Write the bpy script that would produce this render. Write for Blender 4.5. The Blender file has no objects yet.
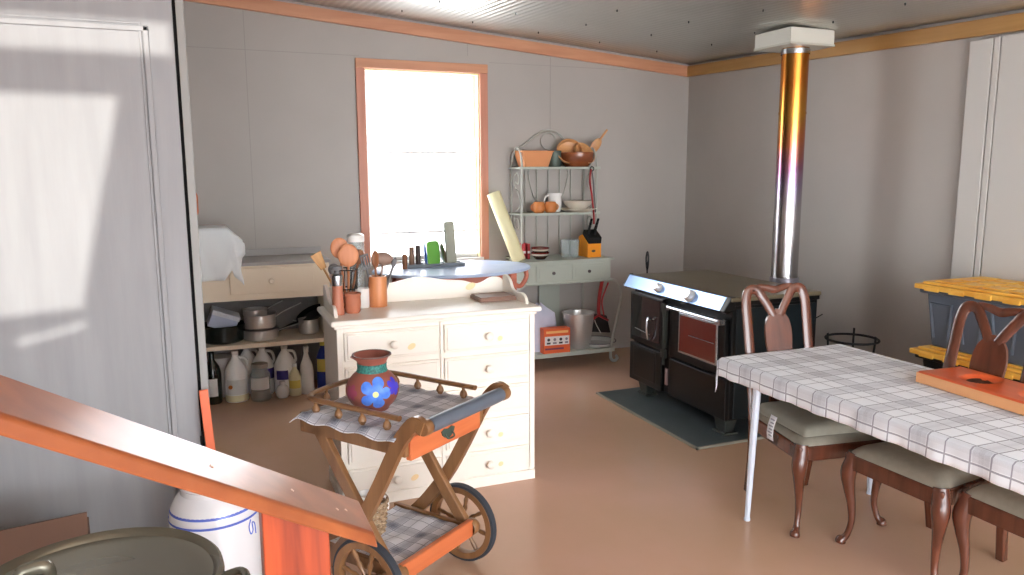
import bpy, bmesh, math, random
from mathutils import Vector, Matrix
random.seed(7)
sc = bpy.context.scene
COL = sc.collection
pi = math.pi

# ------------------------------------------------------------------ materials
def lin(c):
    return tuple(((v/255)/12.92 if v/255 <= .04045 else (((v/255)+.055)/1.055)**2.4) for v in c) + (1,)

def _bsdf(name):
    m = bpy.data.materials.new(name); m.use_nodes = True
    nt = m.node_tree
    return m, nt, nt.nodes['Principled BSDF']

def mat(name, c, rough=.5, metal=0., var=.0, vscale=6., stretch=(1,1,1), bump=0., bscale=60., coat=0., trans=0., ior=1.45, alpha=1., spec=.5, c2=None, sheen=0.):
    m, nt, b = _bsdf(name)
    N, L = nt.nodes, nt.links
    b.inputs['Base Color'].default_value = lin(c)
    b.inputs['Roughness'].default_value = rough
    b.inputs['Metallic'].default_value = metal
    b.inputs['Coat Weight'].default_value = coat
    b.inputs['Transmission Weight'].default_value = trans
    b.inputs['IOR'].default_value = ior
    b.inputs['Alpha'].default_value = alpha
    b.inputs['Specular IOR Level'].default_value = spec
    b.inputs['Sheen Weight'].default_value = sheen
    if var or bump or c2:
        tc = N.new('ShaderNodeTexCoord'); mp = N.new('ShaderNodeMapping')
        mp.inputs['Scale'].default_value = stretch
        L.new(tc.outputs['Object'], mp.inputs[0])
    if var or c2:
        nz = N.new('ShaderNodeTexNoise'); nz.inputs['Scale'].default_value = vscale; nz.inputs['Detail'].default_value = 5
        L.new(mp.outputs[0], nz.inputs['Vector'])
        rp = N.new('ShaderNodeValToRGB')
        a = lin(c); d = lin(c2) if c2 else tuple(max(0, x*(1-var)) for x in a[:3]) + (1,)
        rp.color_ramp.elements[0].position = .35; rp.color_ramp.elements[0].color = d
        rp.color_ramp.elements[1].position = .65; rp.color_ramp.elements[1].color = a
        L.new(nz.outputs['Fac'], rp.inputs[0]); L.new(rp.outputs[0], b.inputs['Base Color'])
    if bump:
        n2 = N.new('ShaderNodeTexNoise'); n2.inputs['Scale'].default_value = bscale; n2.inputs['Detail'].default_value = 3
        L.new(mp.outputs[0], n2.inputs['Vector'])
        bp = N.new('ShaderNodeBump'); bp.inputs['Strength'].default_value = bump; bp.inputs['Distance'].default_value = .004
        L.new(n2.outputs['Fac'], bp.inputs['Height']); L.new(bp.outputs[0], b.inputs['Normal'])
    return m

def wood(name, c, c2, axis=0, scale=9., rough=.4, coat=0., knots=0., kc=(90,50,25)):
    """grain runs along local axis 0/1/2"""
    m, nt, b = _bsdf(name)
    N, L = nt.nodes, nt.links
    tc = N.new('ShaderNodeTexCoord'); mp = N.new('ShaderNodeMapping')
    s = [scale]*3; s[axis] = scale*.07
    mp.inputs['Scale'].default_value = s
    L.new(tc.outputs['Object'], mp.inputs[0])
    nz = N.new('ShaderNodeTexNoise'); nz.inputs['Scale'].default_value = 1.6; nz.inputs['Detail'].default_value = 6; nz.inputs['Distortion'].default_value = .6
    L.new(mp.outputs[0], nz.inputs['Vector'])
    rp = N.new('ShaderNodeValToRGB')
    rp.color_ramp.elements[0].position = .3; rp.color_ramp.elements[0].color = lin(c2)
    rp.color_ramp.elements[1].position = .68; rp.color_ramp.elements[1].color = lin(c)
    L.new(nz.outputs['Fac'], rp.inputs[0])
    out = rp.outputs[0]
    if knots:
        mp2 = N.new('ShaderNodeMapping'); s2 = [knots*1.5]*3; s2[axis] = knots*.55
        mp2.inputs['Scale'].default_value = s2; mp2.inputs['Location'].default_value = (.31,.17,.23)
        L.new(tc.outputs['Object'], mp2.inputs[0])
        vo = N.new('ShaderNodeTexVoronoi'); vo.inputs['Scale'].default_value = 1.
        L.new(mp2.outputs[0], vo.inputs['Vector'])
        r2 = N.new('ShaderNodeValToRGB')
        r2.color_ramp.elements[0].position = .10; r2.color_ramp.elements[0].color = (1,1,1,1)
        r2.color_ramp.elements[1].position = .20; r2.color_ramp.elements[1].color = (0,0,0,1)
        L.new(vo.outputs['Distance'], r2.inputs[0])
        mx = N.new('ShaderNodeMix'); mx.data_type = 'RGBA'
        L.new(r2.outputs[0], mx.inputs['Factor']); L.new(out, mx.inputs[6]); mx.inputs[7].default_value = lin(kc)
        out = mx.outputs[2]
    L.new(out, b.inputs['Base Color'])
    b.inputs['Roughness'].default_value = rough
    b.inputs['Coat Weight'].default_value = coat
    b.inputs['Coat Roughness'].default_value = .15
    return m

def plaid(name, base, stripe, fine, period=.22, rough=.85, strength=.75, broad=.32):
    """woven check: broad and hairline stripes in both UV directions (UV in metres)"""
    m, nt, b = _bsdf(name)
    N, L = nt.nodes, nt.links
    tc = N.new('ShaderNodeTexCoord'); sp = N.new('ShaderNodeSeparateXYZ'); L.new(tc.outputs['UV'], sp.inputs[0])
    def M(op, a, bb=None):
        n = N.new('ShaderNodeMath'); n.operation = op
        for i, v in enumerate((a, bb)):
            if v is None: continue
            if isinstance(v, (int, float)): n.inputs[i].default_value = v
            else: L.new(v, n.inputs[i])
        return n.outputs[0]
    def band(u, c, w, per=1.):
        fr = M('FRACT', M('DIVIDE', u, period))
        return M('LESS_THAN', M('ABSOLUTE', M('SUBTRACT', fr, c)), w/2)
    tot_b = tot_f = None
    for ax in (0, 1):
        u = sp.outputs[ax]
        br = M('MULTIPLY', band(u, .5, .26), strength*broad)
        br = M('ADD', br, M('MULTIPLY', band(u, .5, .08), strength*.10))
        fl = M('MAXIMUM', band(u, .34, .028), band(u, .66, .028))
        fl = M('MAXIMUM', fl, band(u, .05, .022))
        tot_b = br if tot_b is None else M('ADD', tot_b, br)
        tot_f = fl if tot_f is None else M('MAXIMUM', tot_f, fl)
    nz = N.new('ShaderNodeTexNoise'); nz.inputs['Scale'].default_value = 260; L.new(tc.outputs['UV'], nz.inputs['Vector'])
    tot_b = M('MINIMUM', M('MULTIPLY', tot_b, M('ADD', M('MULTIPLY', nz.outputs['Fac'], .8), .6)), 1.)
    m1 = N.new('ShaderNodeMix'); m1.data_type = 'RGBA'; m1.inputs[6].default_value = lin(base); m1.inputs[7].default_value = lin(stripe)
    L.new(tot_b, m1.inputs['Factor'])
    m2 = N.new('ShaderNodeMix'); m2.data_type = 'RGBA'; L.new(m1.outputs[2], m2.inputs[6]); m2.inputs[7].default_value = lin(fine)
    L.new(M('MULTIPLY', tot_f, strength), m2.inputs['Factor'])
    L.new(m2.outputs[2], b.inputs['Base Color']); b.inputs['Roughness'].default_value = rough
    return m

def glass(name, c=(255,255,255), alpha=.25, rough=.05):
    m, nt, b = _bsdf(name)
    N, L = nt.nodes, nt.links
    out = N['Material Output'] if 'Material Output' in N else [n for n in N if n.type == 'OUTPUT_MATERIAL'][0]
    tr = N.new('ShaderNodeBsdfTransparent'); tr.inputs[0].default_value = lin(c)
    b.inputs['Base Color'].default_value = lin(c); b.inputs['Roughness'].default_value = rough
    mx = N.new('ShaderNodeMixShader'); mx.inputs[0].default_value = alpha
    L.new(tr.outputs[0], mx.inputs[1]); L.new(b.outputs[0], mx.inputs[2]); L.new(mx.outputs[0], out.inputs[0])
    return m

# ------------------------------------------------------------------ mesh builder
I4 = Matrix.Identity(4)
def T(x=0, y=0, z=0): return Matrix.Translation((x, y, z))
def R(a, ax='Z'): return Matrix.Rotation(a, 4, ax)

class MB:
    def __init__(s): s.bm = bmesh.new(); s.m = 0; s.uv = None
    def _f(s, vs):
        try:
            f = s.bm.faces.new(vs); f.material_index = s.m; return f
        except ValueError: return None
    def box(s, x0, x1, y0, y1, z0, z1, M=I4):
        v = [s.bm.verts.new(M @ Vector(p)) for p in ((x0,y0,z0),(x1,y0,z0),(x1,y1,z0),(x0,y1,z0),(x0,y0,z1),(x1,y0,z1),(x1,y1,z1),(x0,y1,z1))]
        for q in ((3,2,1,0),(4,5,6,7),(0,1,5,4),(1,2,6,5),(2,3,7,6),(3,0,4,7)): s._f([v[i] for i in q])
        return s
    def frustum(s, b, t, z0, z1, M=I4):
        """b,t = (x0,x1,y0,y1) rectangles"""
        v = [s.bm.verts.new(M @ Vector(p)) for p in ((b[0],b[2],z0),(b[1],b[2],z0),(b[1],b[3],z0),(b[0],b[3],z0),(t[0],t[2],z1),(t[1],t[2],z1),(t[1],t[3],z1),(t[0],t[3],z1))]
        for q in ((3,2,1,0),(4,5,6,7),(0,1,5,4),(1,2,6,5),(2,3,7,6),(3,0,4,7)): s._f([v[i] for i in q])
        return s
    def lathe(s, prof, seg=32, M=I4, sx=1., sy=1.):
        rings = []
        for r, z in prof:
            if r < 1e-5: rings.append([s.bm.verts.new(M @ Vector((0,0,z)))])
            else: rings.append([s.bm.verts.new(M @ Vector((sx*r*math.cos(2*pi*i/seg), sy*r*math.sin(2*pi*i/seg), z))) for i in range(seg)])
        for a, b in zip(rings, rings[1:]):
            for i in range(seg):
                j = (i+1) % seg
                if len(a) == 1 and len(b) == 1: continue
                if len(a) == 1: s._f([a[0], b[j], b[i]])
                elif len(b) == 1: s._f([a[i], a[j], b[0]])
                else: s._f([a[i], a[j], b[j], b[i]])
        return s
    def tube(s, pts, r, seg=8, closed=False, M=I4, flat=1., up=None, square=False):
        """round (or flattened / square) bar along a path; r may vary along it"""
        P = [Vector(p).to_3d() for p in pts]; n = len(P)
        rr = r if isinstance(r, (list, tuple)) else [r]*n
        rings = []; nrm = None
        for i in range(n):
            if closed: t = (P[(i+1) % n] - P[i-1])
            else: t = P[min(i+1, n-1)] - P[max(i-1, 0)]
            t.normalize()
            if nrm is None:
                a = Vector(up) if up else (Vector((0,0,1)) if abs(t.z) < .9 else Vector((1,0,0)))
                nrm = (a - t*a.dot(t)).normalized()
            else:
                a = Vector(up) if up else nrm
                nrm = (a - t*a.dot(t)).normalized()
            bn = t.cross(nrm)
            ring = []
            for k in range(4 if square else seg):
                ang = (2*pi*k/seg) if not square else (pi/4 + pi/2*k)
                q = rr[i]*(1.41421 if square else 1)
                ring.append(s.bm.verts.new(M @ (P[i] + nrm*q*math.cos(ang)*flat + bn*q*math.sin(ang))))
            rings.append(ring)
        K = len(rings[0])
        for i in range(n if closed else n-1):
            a, b = rings[i], rings[(i+1) % n]
            for k in range(K): s._f([a[k], a[(k+1) % K], b[(k+1) % K], b[k]])
        if not closed:
            s._f(rings[0][::-1]); s._f(rings[-1])
        return s
    def prism(s, poly, z0, z1, M=I4):
        a = [s.bm.verts.new(M @ Vector((x, y, z0))) for x, y in poly]
        b = [s.bm.verts.new(M @ Vector((x, y, z1))) for x, y in poly]
        n = len(poly)
        s._f(a[::-1]); s._f(b)
        for i in range(n): s._f([a[i], a[(i+1) % n], b[(i+1) % n], b[i]])
        return s
    def ribbon(s, left, right, z0, z1, M=I4):
        """plate between two matching 2-D outlines (a bent flat board)"""
        n = len(left)
        V = [[s.bm.verts.new(M @ Vector((p[0], p[1], z))) for p in q for z in (z0, z1)] for q in (left, right)]
        l, r = V
        for i in range(n-1):
            a, b = 2*i, 2*i+2
            s._f([l[a], r[a], r[b], l[b]]); s._f([l[a+1], l[b+1], r[b+1], r[a+1]])
            s._f([l[a], l[b], l[b+1], l[a+1]]); s._f([r[a], r[a+1], r[b+1], r[b]])
        s._f([l[0], l[1], r[1], r[0]]); e = 2*n-2
        s._f([l[e], r[e], r[e+1], l[e+1]])
        return s
    def grid(s, fn, U, V, uvfn=None):
        vs = [[s.bm.verts.new(fn(u, v)) for v in V] for u in U]
        if uvfn and s.uv is None: s.uv = s.bm.loops.layers.uv.new('UVMap')
        for i in range(len(U)-1):
            for j in range(len(V)-1):
                f = s._f([vs[i][j], vs[i+1][j], vs[i+1][j+1], vs[i][j+1]])
                if f and uvfn:
                    for lp, (a, b) in zip(f.loops, ((i,j),(i+1,j),(i+1,j+1),(i,j+1))): lp[s.uv].uv = uvfn(U[a], V[b])
        return s
    def ball(s, c, r, seg=16, sx=1, sy=1, sz=1, M=I4):
        n = seg//2
        return s.lathe([(max(0, r*math.sin(pi*i/n)), -r*math.cos(pi*i/n)*sz) for i in range(n+1)], seg, M @ T(*c), sx, sy)
    def build(s, name, mats, parent=None, bevel=0., smooth=35, solid=0., sub=0):
        bmesh.ops.recalc_face_normals(s.bm, faces=s.bm.faces)
        me = bpy.data.meshes.new(name); s.bm.to_mesh(me); s.bm.free()
        for m in (mats if isinstance(mats, (list, tuple)) else [mats]): me.materials.append(m)
        if smooth:
            me.shade_smooth(); me.set_sharp_from_angle(angle=math.radians(smooth))
        o = bpy.data.objects.new(name, me); COL.objects.link(o)
        if parent: o.parent = parent
        if solid:
            q = o.modifiers.new('solid', 'SOLIDIFY'); q.thickness = solid; q.offset = 0
        if bevel:
            q = o.modifiers.new('bevel', 'BEVEL'); q.width = bevel; q.segments = 2; q.limit_method = 'ANGLE'; q.angle_limit = math.radians(40)
        if sub:
            q = o.modifiers.new('sub', 'SUBSURF'); q.levels = sub; q.render_levels = sub
        return o

def tag(o, label, cat, group=None, kind=None):
    o['label'] = label; o['category'] = cat
    if group: o['group'] = group
    if kind: o['kind'] = kind
    return o
def thing(name, loc, rz, label, cat, group=None):
    o = bpy.data.objects.new(name, None); COL.objects.link(o)
    o.location = loc; o.rotation_euler = (0, 0, rz); o.empty_display_size = .1
    return tag(o, label, cat, group)
def struct(o): o['kind'] = 'structure'; return o
def copy_tree(root):
    c = root.copy(); COL.objects.link(c)
    for ch in root.children:
        k = copy_tree(ch); k.parent = c
    return c
def arc(cx, cy, r, a0, a1, n=12, r2=None):
    r2 = r if r2 is None else r2
    return [(cx + (r+(r2-r)*i/n)*math.cos(math.radians(a0+(a1-a0)*i/n)), cy + (r+(r2-r)*i/n)*math.sin(math.radians(a0+(a1-a0)*i/n))) for i in range(n+1)]
def cat(pts, n=6):
    """Catmull-Rom through points of any dimension"""
    P = [tuple(p) for p in pts]; out = []
    Q = [tuple(2*a-b for a, b in zip(P[0], P[1]))] + P + [tuple(2*a-b for a, b in zip(P[-1], P[-2]))]
    for i in range(1, len(Q)-2):
        p0, p1, p2, p3 = Q[i-1:i+3]
        for k in range(n):
            t = k/n
            out.append(tuple(.5*(2*b + (c-a)*t + (2*a-5*b+4*c-d)*t*t + (3*b-a-3*c+d)*t**3) for a, b, c, d in zip(p0, p1, p2, p3)))
    out.append(P[-1]); return out
def roundrect(x0, x1, y0, y1, r, n=5):
    return arc(x1-r, y0+r, r, -90, 0, n) + arc(x1-r, y1-r, r, 0, 90, n) + arc(x0+r, y1-r, r, 90, 180, n) + arc(x0+r, y0+r, r, 180, 270, n)
#MATERIALS
PINE = wood('pine_trim', (216,158,122), (194,132,98), 0, 9, .45)
PINEY = wood('pine_trim_side', (180,138,82), (158,116,62), 1, 9, .45)
PINEV = wood('pine_casing', (216,150,124), (198,130,104), 2, 9, .45)
WALL = mat('wall_paint', (180,174,168), .5, var=.05, vscale=2.)
SEAM = mat('seam_paint', (164,158,152), .6)
CEIL = mat('corrugated_zinc', (196,196,190), .34, .75, var=.08, vscale=1.5)
FLOOR = mat('painted_floor', (208,166,144), .27, c2=(196,160,130), vscale=.9, bump=.08, bscale=25)
DOORP = mat('glossy_door_paint', (160,161,164), .55, spec=.25, var=.10, vscale=5, stretch=(3,3,.35), bump=.12, bscale=18)
JAMBP = mat('jamb_paint', (152,152,150), .5)
WPANEL = mat('white_panel_paint', (200,198,194), .45)
BLACK = mat('black_gap', (14,14,15), .8)
WHITE = mat('white_paint', (238,236,230), .4)
SASHW = mat('white_sash', (252,252,250), .35)
PANE = glass('window_glass', alpha=.06)

def roof_h(x, y): return 2.615 - .082*(x-4.25) + .033*(y-6.1)
def ceil_h(x, y): return roof_h(x, y) + .012*max(0, min(2.75, 4.25-x))*(y-6.1)
XZ = lambda y: T(0, y, 0) @ R(pi/2, 'X')          # polygon (x,z), thickness towards -Y
YZ = Matrix(((0,0,1,0),(1,0,0,0),(0,1,0,0),(0,0,0,1)))  # polygon (y,z), thickness along X
YB, XR, XL, YF = 6.1, 4.25, -2.6, -1.3

# ------------------------------------------------------------------ the room
struct(MB().box(XL, XR+.1, -4, YB+.1, -.1, 0).build('floor', FLOOR, smooth=0))
wx0, wx1, wz0, wz1 = 1.235, 2.19, .93, 2.455       # window opening
m = MB(); M = XZ(YB+.14)
for a, b, z0, z1 in ((XL, wx0, 0, None), (wx1, XR+.1, 0, None), (wx0, wx1, 0, wz0), (wx0, wx1, wz1, None)):
    m.prism([(a, z0), (b, z0), (b, z1 or ceil_h(b, YB)+.06), (a, z1 or ceil_h(a, YB)+.06)], 0, .14, M)
struct(m.build('wall_back', WALL, smooth=0))
struct(MB().prism([(-4,0), (YB,0), (YB,ceil_h(XR,YB)+.06), (-4,ceil_h(XR,-4)+.06)], XR+.012, XR+.1, YZ).build('wall_right', WALL, smooth=0))
struct(MB().prism([(-1.6,0), (YB,0), (YB,ceil_h(XL,YB)), (-1.6,ceil_h(XL,-1.6))], XL-.1, XL, YZ).build('wall_left', WALL, smooth=0))
# faint board seams on the back wall
k = 0
for x0, x1, z0, z1 in ((.36,.365,1.08,2.83), (-.05,1.2,2.545,2.549), (2.09,2.094,2.59,2.70), (2.84,2.844,1.95,2.62), (2.28,3.6,2.545,2.549)):
    k += 1
    struct(MB().box(x0, x1, YB-.003, YB+.01, z0, z1).build('trim_%d' % (k+2), SEAM, smooth=0))
# corrugated ceiling: real ribs along Y, hung on a sloping plane
m = MB(); xs = []; x = XL-.05
while x < XR+.01: xs.append(x); x += .0125
wave = [(0, .0), (1, .0035), (2, .0), (3, -.0035)]
m.grid(lambda u, v: Vector((xs[u], v, ceil_h(xs[u], v) + .012 + wave[u % 4][1])), list(range(len(xs))), [-1.6, 0, 1.5, 3.5, 5, YB])
ce = struct(m.build('ceiling', CEIL, smooth=60))
struct(MB().box(0, XR-XL+.3, 2.5, 10.4, 0, .02).build('ceiling_roof_deck', mat('roof_deck', (120,118,115), .8), smooth=0))
rd = bpy.data.objects['ceiling_roof_deck']; rd.location = (XL-.15, -4.1, roof_h(XL-.15,-4.1)+.06)
rd.rotation_euler = (math.atan(.033), math.atan(.082), 0)
SCREW = mat('roof_screw', (70,70,70), .5, .6)
for i in range(6):
    for j in range(6):
        x, y = .9+.55*i+.1*(j % 2), 5.7-.62*j
        z = ceil_h(x, y)
        o = MB().lathe([(0,-.003),(.004,-.002),(.005,.004),(.005,.02)], 8, T(x, y, z)).build('screw', SCREW, ce)
# wall-plate boards under the ceiling
struct(MB().prism([(-.6, ceil_h(-.6,YB)-.105), (XR, ceil_h(XR,YB)-.105), (XR, ceil_h(XR,YB)-.012), (-.6, ceil_h(-.6,YB)-.012)], .0, .035, XZ(YB)).build('trim_1', PINE, bevel=.002, smooth=0))
struct(MB().prism([(-1, ceil_h(XR,-1)-.105), (YB-.035, ceil_h(XR,YB)-.105), (YB-.035, ceil_h(XR,YB)-.012), (-1, ceil_h(XR,-1)-.012)], XR-.035, XR, YZ).build('trim_2', PINEY, bevel=.002, smooth=0))
# white boards on the right wall
for i, (a, b) in enumerate(((3.11, 3.25), (3.065, 3.102), (2.3, 3.058))):
    struct(MB().box(XR-.03, XR, a, b, .0, ceil_h(XR, 3.3)-.13).build('wall_right_board', WPANEL, bevel=.004, smooth=0))

# window: casing, jambs, sashes, panes
w = bpy.data.objects.new('window_1', None); COL.objects.link(w); struct(w)
w.location = (wx0, YB, wz0)
W_, H_ = wx1-wx0, wz1-wz0
def wpart(name, bx, mt, bev=.003): return MB().box(*bx).build(name, mt, w, bevel=bev, smooth=0)
wpart('casing', (-.068, 0, -.025, 0, -.02, H_), PINEV); wpart('casing', (W_, W_+.068, -.025, 0, -.02, H_), PINEV)
wpart('casing', (-.068, W_+.068, -.03, 0, H_, H_+.072), PINE)
SUNJAMB = mat('sunlit_jamb', (236,222,176), .4)  # sunlight painted in as yellow on the right and top jambs
wpart('jamb', (0, .012, 0, .14, 0, H_), SASHW); wpart('jamb', (W_-.012, W_, 0, .14, 0, H_), SUNJAMB); wpart('jamb', (0, W_, 0, .14, H_-.012, H_), SUNJAMB)
wpart('sill', (-.02, W_+.02, -.03, .14, -.03, 0), SASHW)
def sash(name, z0, z1, y0):
    m = MB(); f = .02
    m.box(.012, .012+f, y0, y0+.03, z0, z1).box(W_-.012-f, W_-.012, y0, y0+.03, z0, z1)
    m.box(.012+f, W_-.012-f, y0, y0+.03, z0, z0+f).box(.012+f, W_-.012-f, y0, y0+.03, z1-f, z1)
    s = m.build(name, SASHW, w, bevel=.003, smooth=0)
    MB().box(.04, W_-.04, y0+.012, y0+.016, z0+.02, z1-.02).build('pane', PANE, s, smooth=0)
sash('upper_sash', .87, H_-.012, .085); sash('lower_sash', .215, .89, .05)
wpart('bottom_rail', (.012, W_-.012, .05, .08, 0, .03), SASHW); wpart('pane', (.012, W_-.012, .06, .064, .03, .22), PANE, 0)

# left partition with its glossy door
DY = 3.2
struct(MB().box(XL, -1.35, DY, DY+.12, 0, 2.98).box(-1.35, -.05, DY, DY+.12, 2.52, 2.91).build('wall_partition', WALL, smooth=0))
d = bpy.data.objects.new('door_1', None); COL.objects.link(d); struct(d); d.location = (-.06, DY, 0)
MB().box(-1.25, 0, .0, .04, .02, 2.5).build('leaf', DOORP, d, bevel=.003, smooth=0)
for bx in ((-.105, -.085, -.012, 0, .25, 2.185), (-1.25, -.085, -.012, 0, 2.165, 2.185), (-.118, -.108, -.006, 0, .25, 2.195), (-1.25, -.108, -.006, 0, 2.19, 2.2)):
    MB().box(*bx).build('moulding', DOORP, d, bevel=.004, smooth=0)
HINGE = mat('dark_hinge', (40,40,44), .4, .7)
MB().box(-.004, .012, -.006, .0, .50, .60).lathe([(.006,.48),(.006,.62)], 10, T(.006,-.008,0)).build('hinge', HINGE, d, bevel=.001)
MB().box(.0, .012, .02, .05, 0, 2.5).build('gap_shade', BLACK, d, smooth=0)  # black strip standing for the shade in the door gap
struct(MB().box(-.048, -.02, DY-.006, DY+.13, 0, 2.9).build('door_1_jamb', JAMBP, bevel=.002, smooth=0))

# unseen wall added behind the camera, its openings cut to shape the door's light
SPOTP = Vector((-1.9, -8.0, 2.7))
def on_door(x, z): return Vector((x, DY, z))
patches = [[(-.95,1.935),(-.262,1.93),(-.44,1.15),(-.95,1.12)],
           [(-1.0,2.21),(-.07,2.20),(-.07,2.085),(-1.0,2.09)],
           [(-.66,1.05),(-.44,1.10),(-.43,1.075),(-.66,1.02)]]
m = MB(); bm = m.bm; edges = []
def ring(ps):
    vs = [bm.verts.new(p) for p in ps]
    for i in range(len(vs)): edges.append(bm.edges.new((vs[i], vs[(i+1) % len(vs)])))
ring([(XL,YF,0), (.4,YF,0), (.4,YF,ceil_h(.4,YF)), (XL,YF,ceil_h(XL,YF))])
ring([(-2.2,YF,.3), (-.3,YF,.3), (-.3,YF,1.25), (-2.2,YF,1.25)])  # low opening added to let sky light onto the door's lower part
for pt in patches:
    ps = []
    for x, z in pt:
        P = on_door(x, z); t = (YF-SPOTP.y)/(P.y-SPOTP.y); ps.append(SPOTP.lerp(P, t))
    ring(ps)
bmesh.ops.triangle_fill(bm, use_beauty=True, use_dissolve=False, edges=edges)
struct(m.build('wall_rear_light_mask', WALL, smooth=0, solid=.02))

# ------------------------------------------------------------------ cook stove, pad and flue
ENAM = mat('black_enamel', (15,15,16), .28, spec=.4)
TEAL = mat('dark_side_steel', (14,24,28), .35)
STEEL = mat('brushed_steel', (196,202,210), .22, 1.0)
HOB = mat('cooktop_iron', (122,112,90), .35, .35, var=.12, vscale=5)
RGLASS = mat('smoked_red_glass', (112,46,40), .08, spec=.8)
DGLASS = mat('reflection_tinted_glass', (46,24,24), .06, spec=.8)  # red-brown reflection painted into the firebox door glass
IRON = mat('cast_iron_grey', (62,66,62), .5, .4)
SLATE = mat('slate_pad', (78,88,90), .4, var=.25, vscale=4)
s = thing('hearth_pad', (3.25, 4.26, 0), 0, 'dark slate hearth pad lying on the floor under the black cook stove', 'hearth pad')
MB().box(-.585, .62, -.645, .60, 0, .012).build('slab', SLATE, s, bevel=.003, smooth=0)
MB().box(-.6, -.585, -.66, .60, 0, .014).box(-.6, .62, -.66, -.645, 0, .014).build('edge_strip', mat('pad_edge', (150,146,132), .5), s, smooth=0)

st = thing('cook_stove', (3.285, 4.285, .012), 0, 'black enamel wood-burning cook stove with red oven window by the corner', 'stove')
x0, x1, y0, y1 = -.34, .35, -.575, .575
MB().box(x0+.02, x1, y0+.008, y1-.008, .09, .82).build('body', ENAM, st, bevel=.006, smooth=0)
MB().box(x0+.05, x1-.02, y0, y0+.01, .10, .80).build('side_panel', TEAL, st, bevel=.004, smooth=0)
MB().box(x0+.05, x1-.02, y1-.01, y1, .10, .80).build('side_panel', TEAL, st, bevel=.004, smooth=0)
MB().box(x0-.005, x1+.01, y0-.012, y1+.03, .847, .874).build('cooktop', HOB, st, bevel=.006, smooth=0)
MB().box(x0+.03, x1+.005, y0-.004, y1+.004, .82, .848).build('cooktop_rim', ENAM, st, bevel=.003, smooth=0)
# sloping steel control fascia with black ends and two dials
fa = MB().prism([(x0-.005,.874),(x0-.055,.790),(x0-.03,.783),(x0+.03,.81),(x0+.03,.874)], y0+.035, y1+.03, Matrix(((1,0,0,0),(0,0,1,0),(0,1,0,0),(0,0,0,1)))).build('control_fascia', mat('blue_steel_fascia', (156,184,228), .3, .85), st, bevel=.003, smooth=0)
for a, b in ((y0-.008, y0+.035), (y1+.03, y1+.042)):
    MB().prism([(x0,.878),(x0-.06,.790),(x0-.03,.777),(x0+.03,.80),(x0+.03,.878)], a, b, Matrix(((1,0,0,0),(0,0,1,0),(0,1,0,0),(0,0,0,1)))).build('end_cap', ENAM, st, bevel=.004, smooth=0)
nrm = Vector((-.087, 0, .05)).normalized()
for yy, r in ((.165, .030), (-.205, .038)):
    M = T(x0-.032, yy, .831) @ nrm.to_track_quat('Z', 'Y').to_matrix().to_4x4()
    MB().lathe([(0,0),(r*1.15,0),(r*1.15,.006),(r,.008),(r*.95,.034),(r*.8,.04),(0,.04)], 24, M).build('dial', mat('dial_metal', (226,226,226), .3, .4), st)
DOORM = ENAM
def sdoor(name, ya, yb, za, zb):
    return MB().box(x0-.012, x0+.022, ya-4.285, yb-4.285, za-.012, zb-.012).build(name, ENAM, st, bevel=.006, smooth=0)
fd = sdoor('firebox_door', 4.43, 4.855, .40, .765)
MB().box(x0-.015, x0-.011, 4.46-4.285, 4.70-4.285, .43, .735).build('glass', DGLASS, fd, smooth=0)
MB().box(x0-.016, x0-.012, 4.70-4.285, 4.825-4.285, .43, .735).build('door_glass_strip', mat('smoked_black_glass', (16,18,18), .08), fd, smooth=0)
MB().tube(cat([(x0-.012,.27,.585),(x0-.05,.272,.60),(x0-.055,.275,.53),(x0-.04,.278,.455),(x0-.03,.278,.45)], 5), .009, 8).build('handle', STEEL, fd)
MB().tube([(x0-.018,.28,.475),(x0-.018,.49,.49)], .004, 6).build('latch_rod', STEEL, fd)
ad = sdoor('ash_door', 4.43, 4.855, .10, .385)
MB().box(x0-.02, x0-.012, 4.50-4.285, 4.79-4.285, .13, .355).build('door_relief', ENAM, ad, bevel=.006, smooth=0)
od = sdoor('oven_door', 3.745, 4.335, .385, .735)
MB().box(x0-.018, x0-.012, 3.805-4.285, 4.225-4.285, .425, .70).build('window_trim', STEEL, od, bevel=.004, smooth=0)
MB().box(x0-.0195, x0-.0165, 3.822-4.285, 4.208-4.285, .44, .685).build('glass', RGLASS, od, smooth=0)
MB().tube([(x0-.022,3.83-4.285,.565),(x0-.022,4.10-4.285,.565)], .003, 6).build('oven_rack_line', STEEL, od)
MB().tube([(x0-.045,3.77-4.285,.722),(x0-.045,4.32-4.285,.722)], .010, 8).box(x0-.05, x0-.01, 3.745-4.285, 3.80-4.285, .70, .735).box(x0-.05, x0-.01, 4.30-4.285, 4.33-4.285, .70, .735).build('oven_rail', STEEL, od)
sdoor('wood_drawer', 3.715, 4.33, .105, .37)
lk = MB().box(x0-.03, x0-.005, 4.365-4.285, 4.405-4.285, .42, .70).tube(cat([(x0-.03,.10,.70),(x0-.04,.085,.55),(x0-.03,.10,.42),(x0-.03,.085,.30)], 5), .011, 8).box(x0-.035, x0-.01, .085, .125, .675, .735).box(x0-.035, x0-.01, .075, .125, .35, .41)
lk.build('damper_linkage', IRON, st, bevel=.004)
MB().box(x0-.02, x0-.008, .055, .085, .16, .28).build('tag_strip', mat('tag_pink', (150,126,124), .6), st, bevel=.003, smooth=0)
for xx in (x0+.04, x1-.06):
    for yy in (y0+.06, y1-.18):
        MB().frustum((xx-.032, xx+.032, yy-.045, yy+.045), (xx-.045, xx+.045, yy-.06, yy+.06), .012, .095).box(xx-.05, xx+.05, yy-.065, yy+.065, 0, .014).build('foot', IRON, st, bevel=.006, smooth=0)
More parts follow.
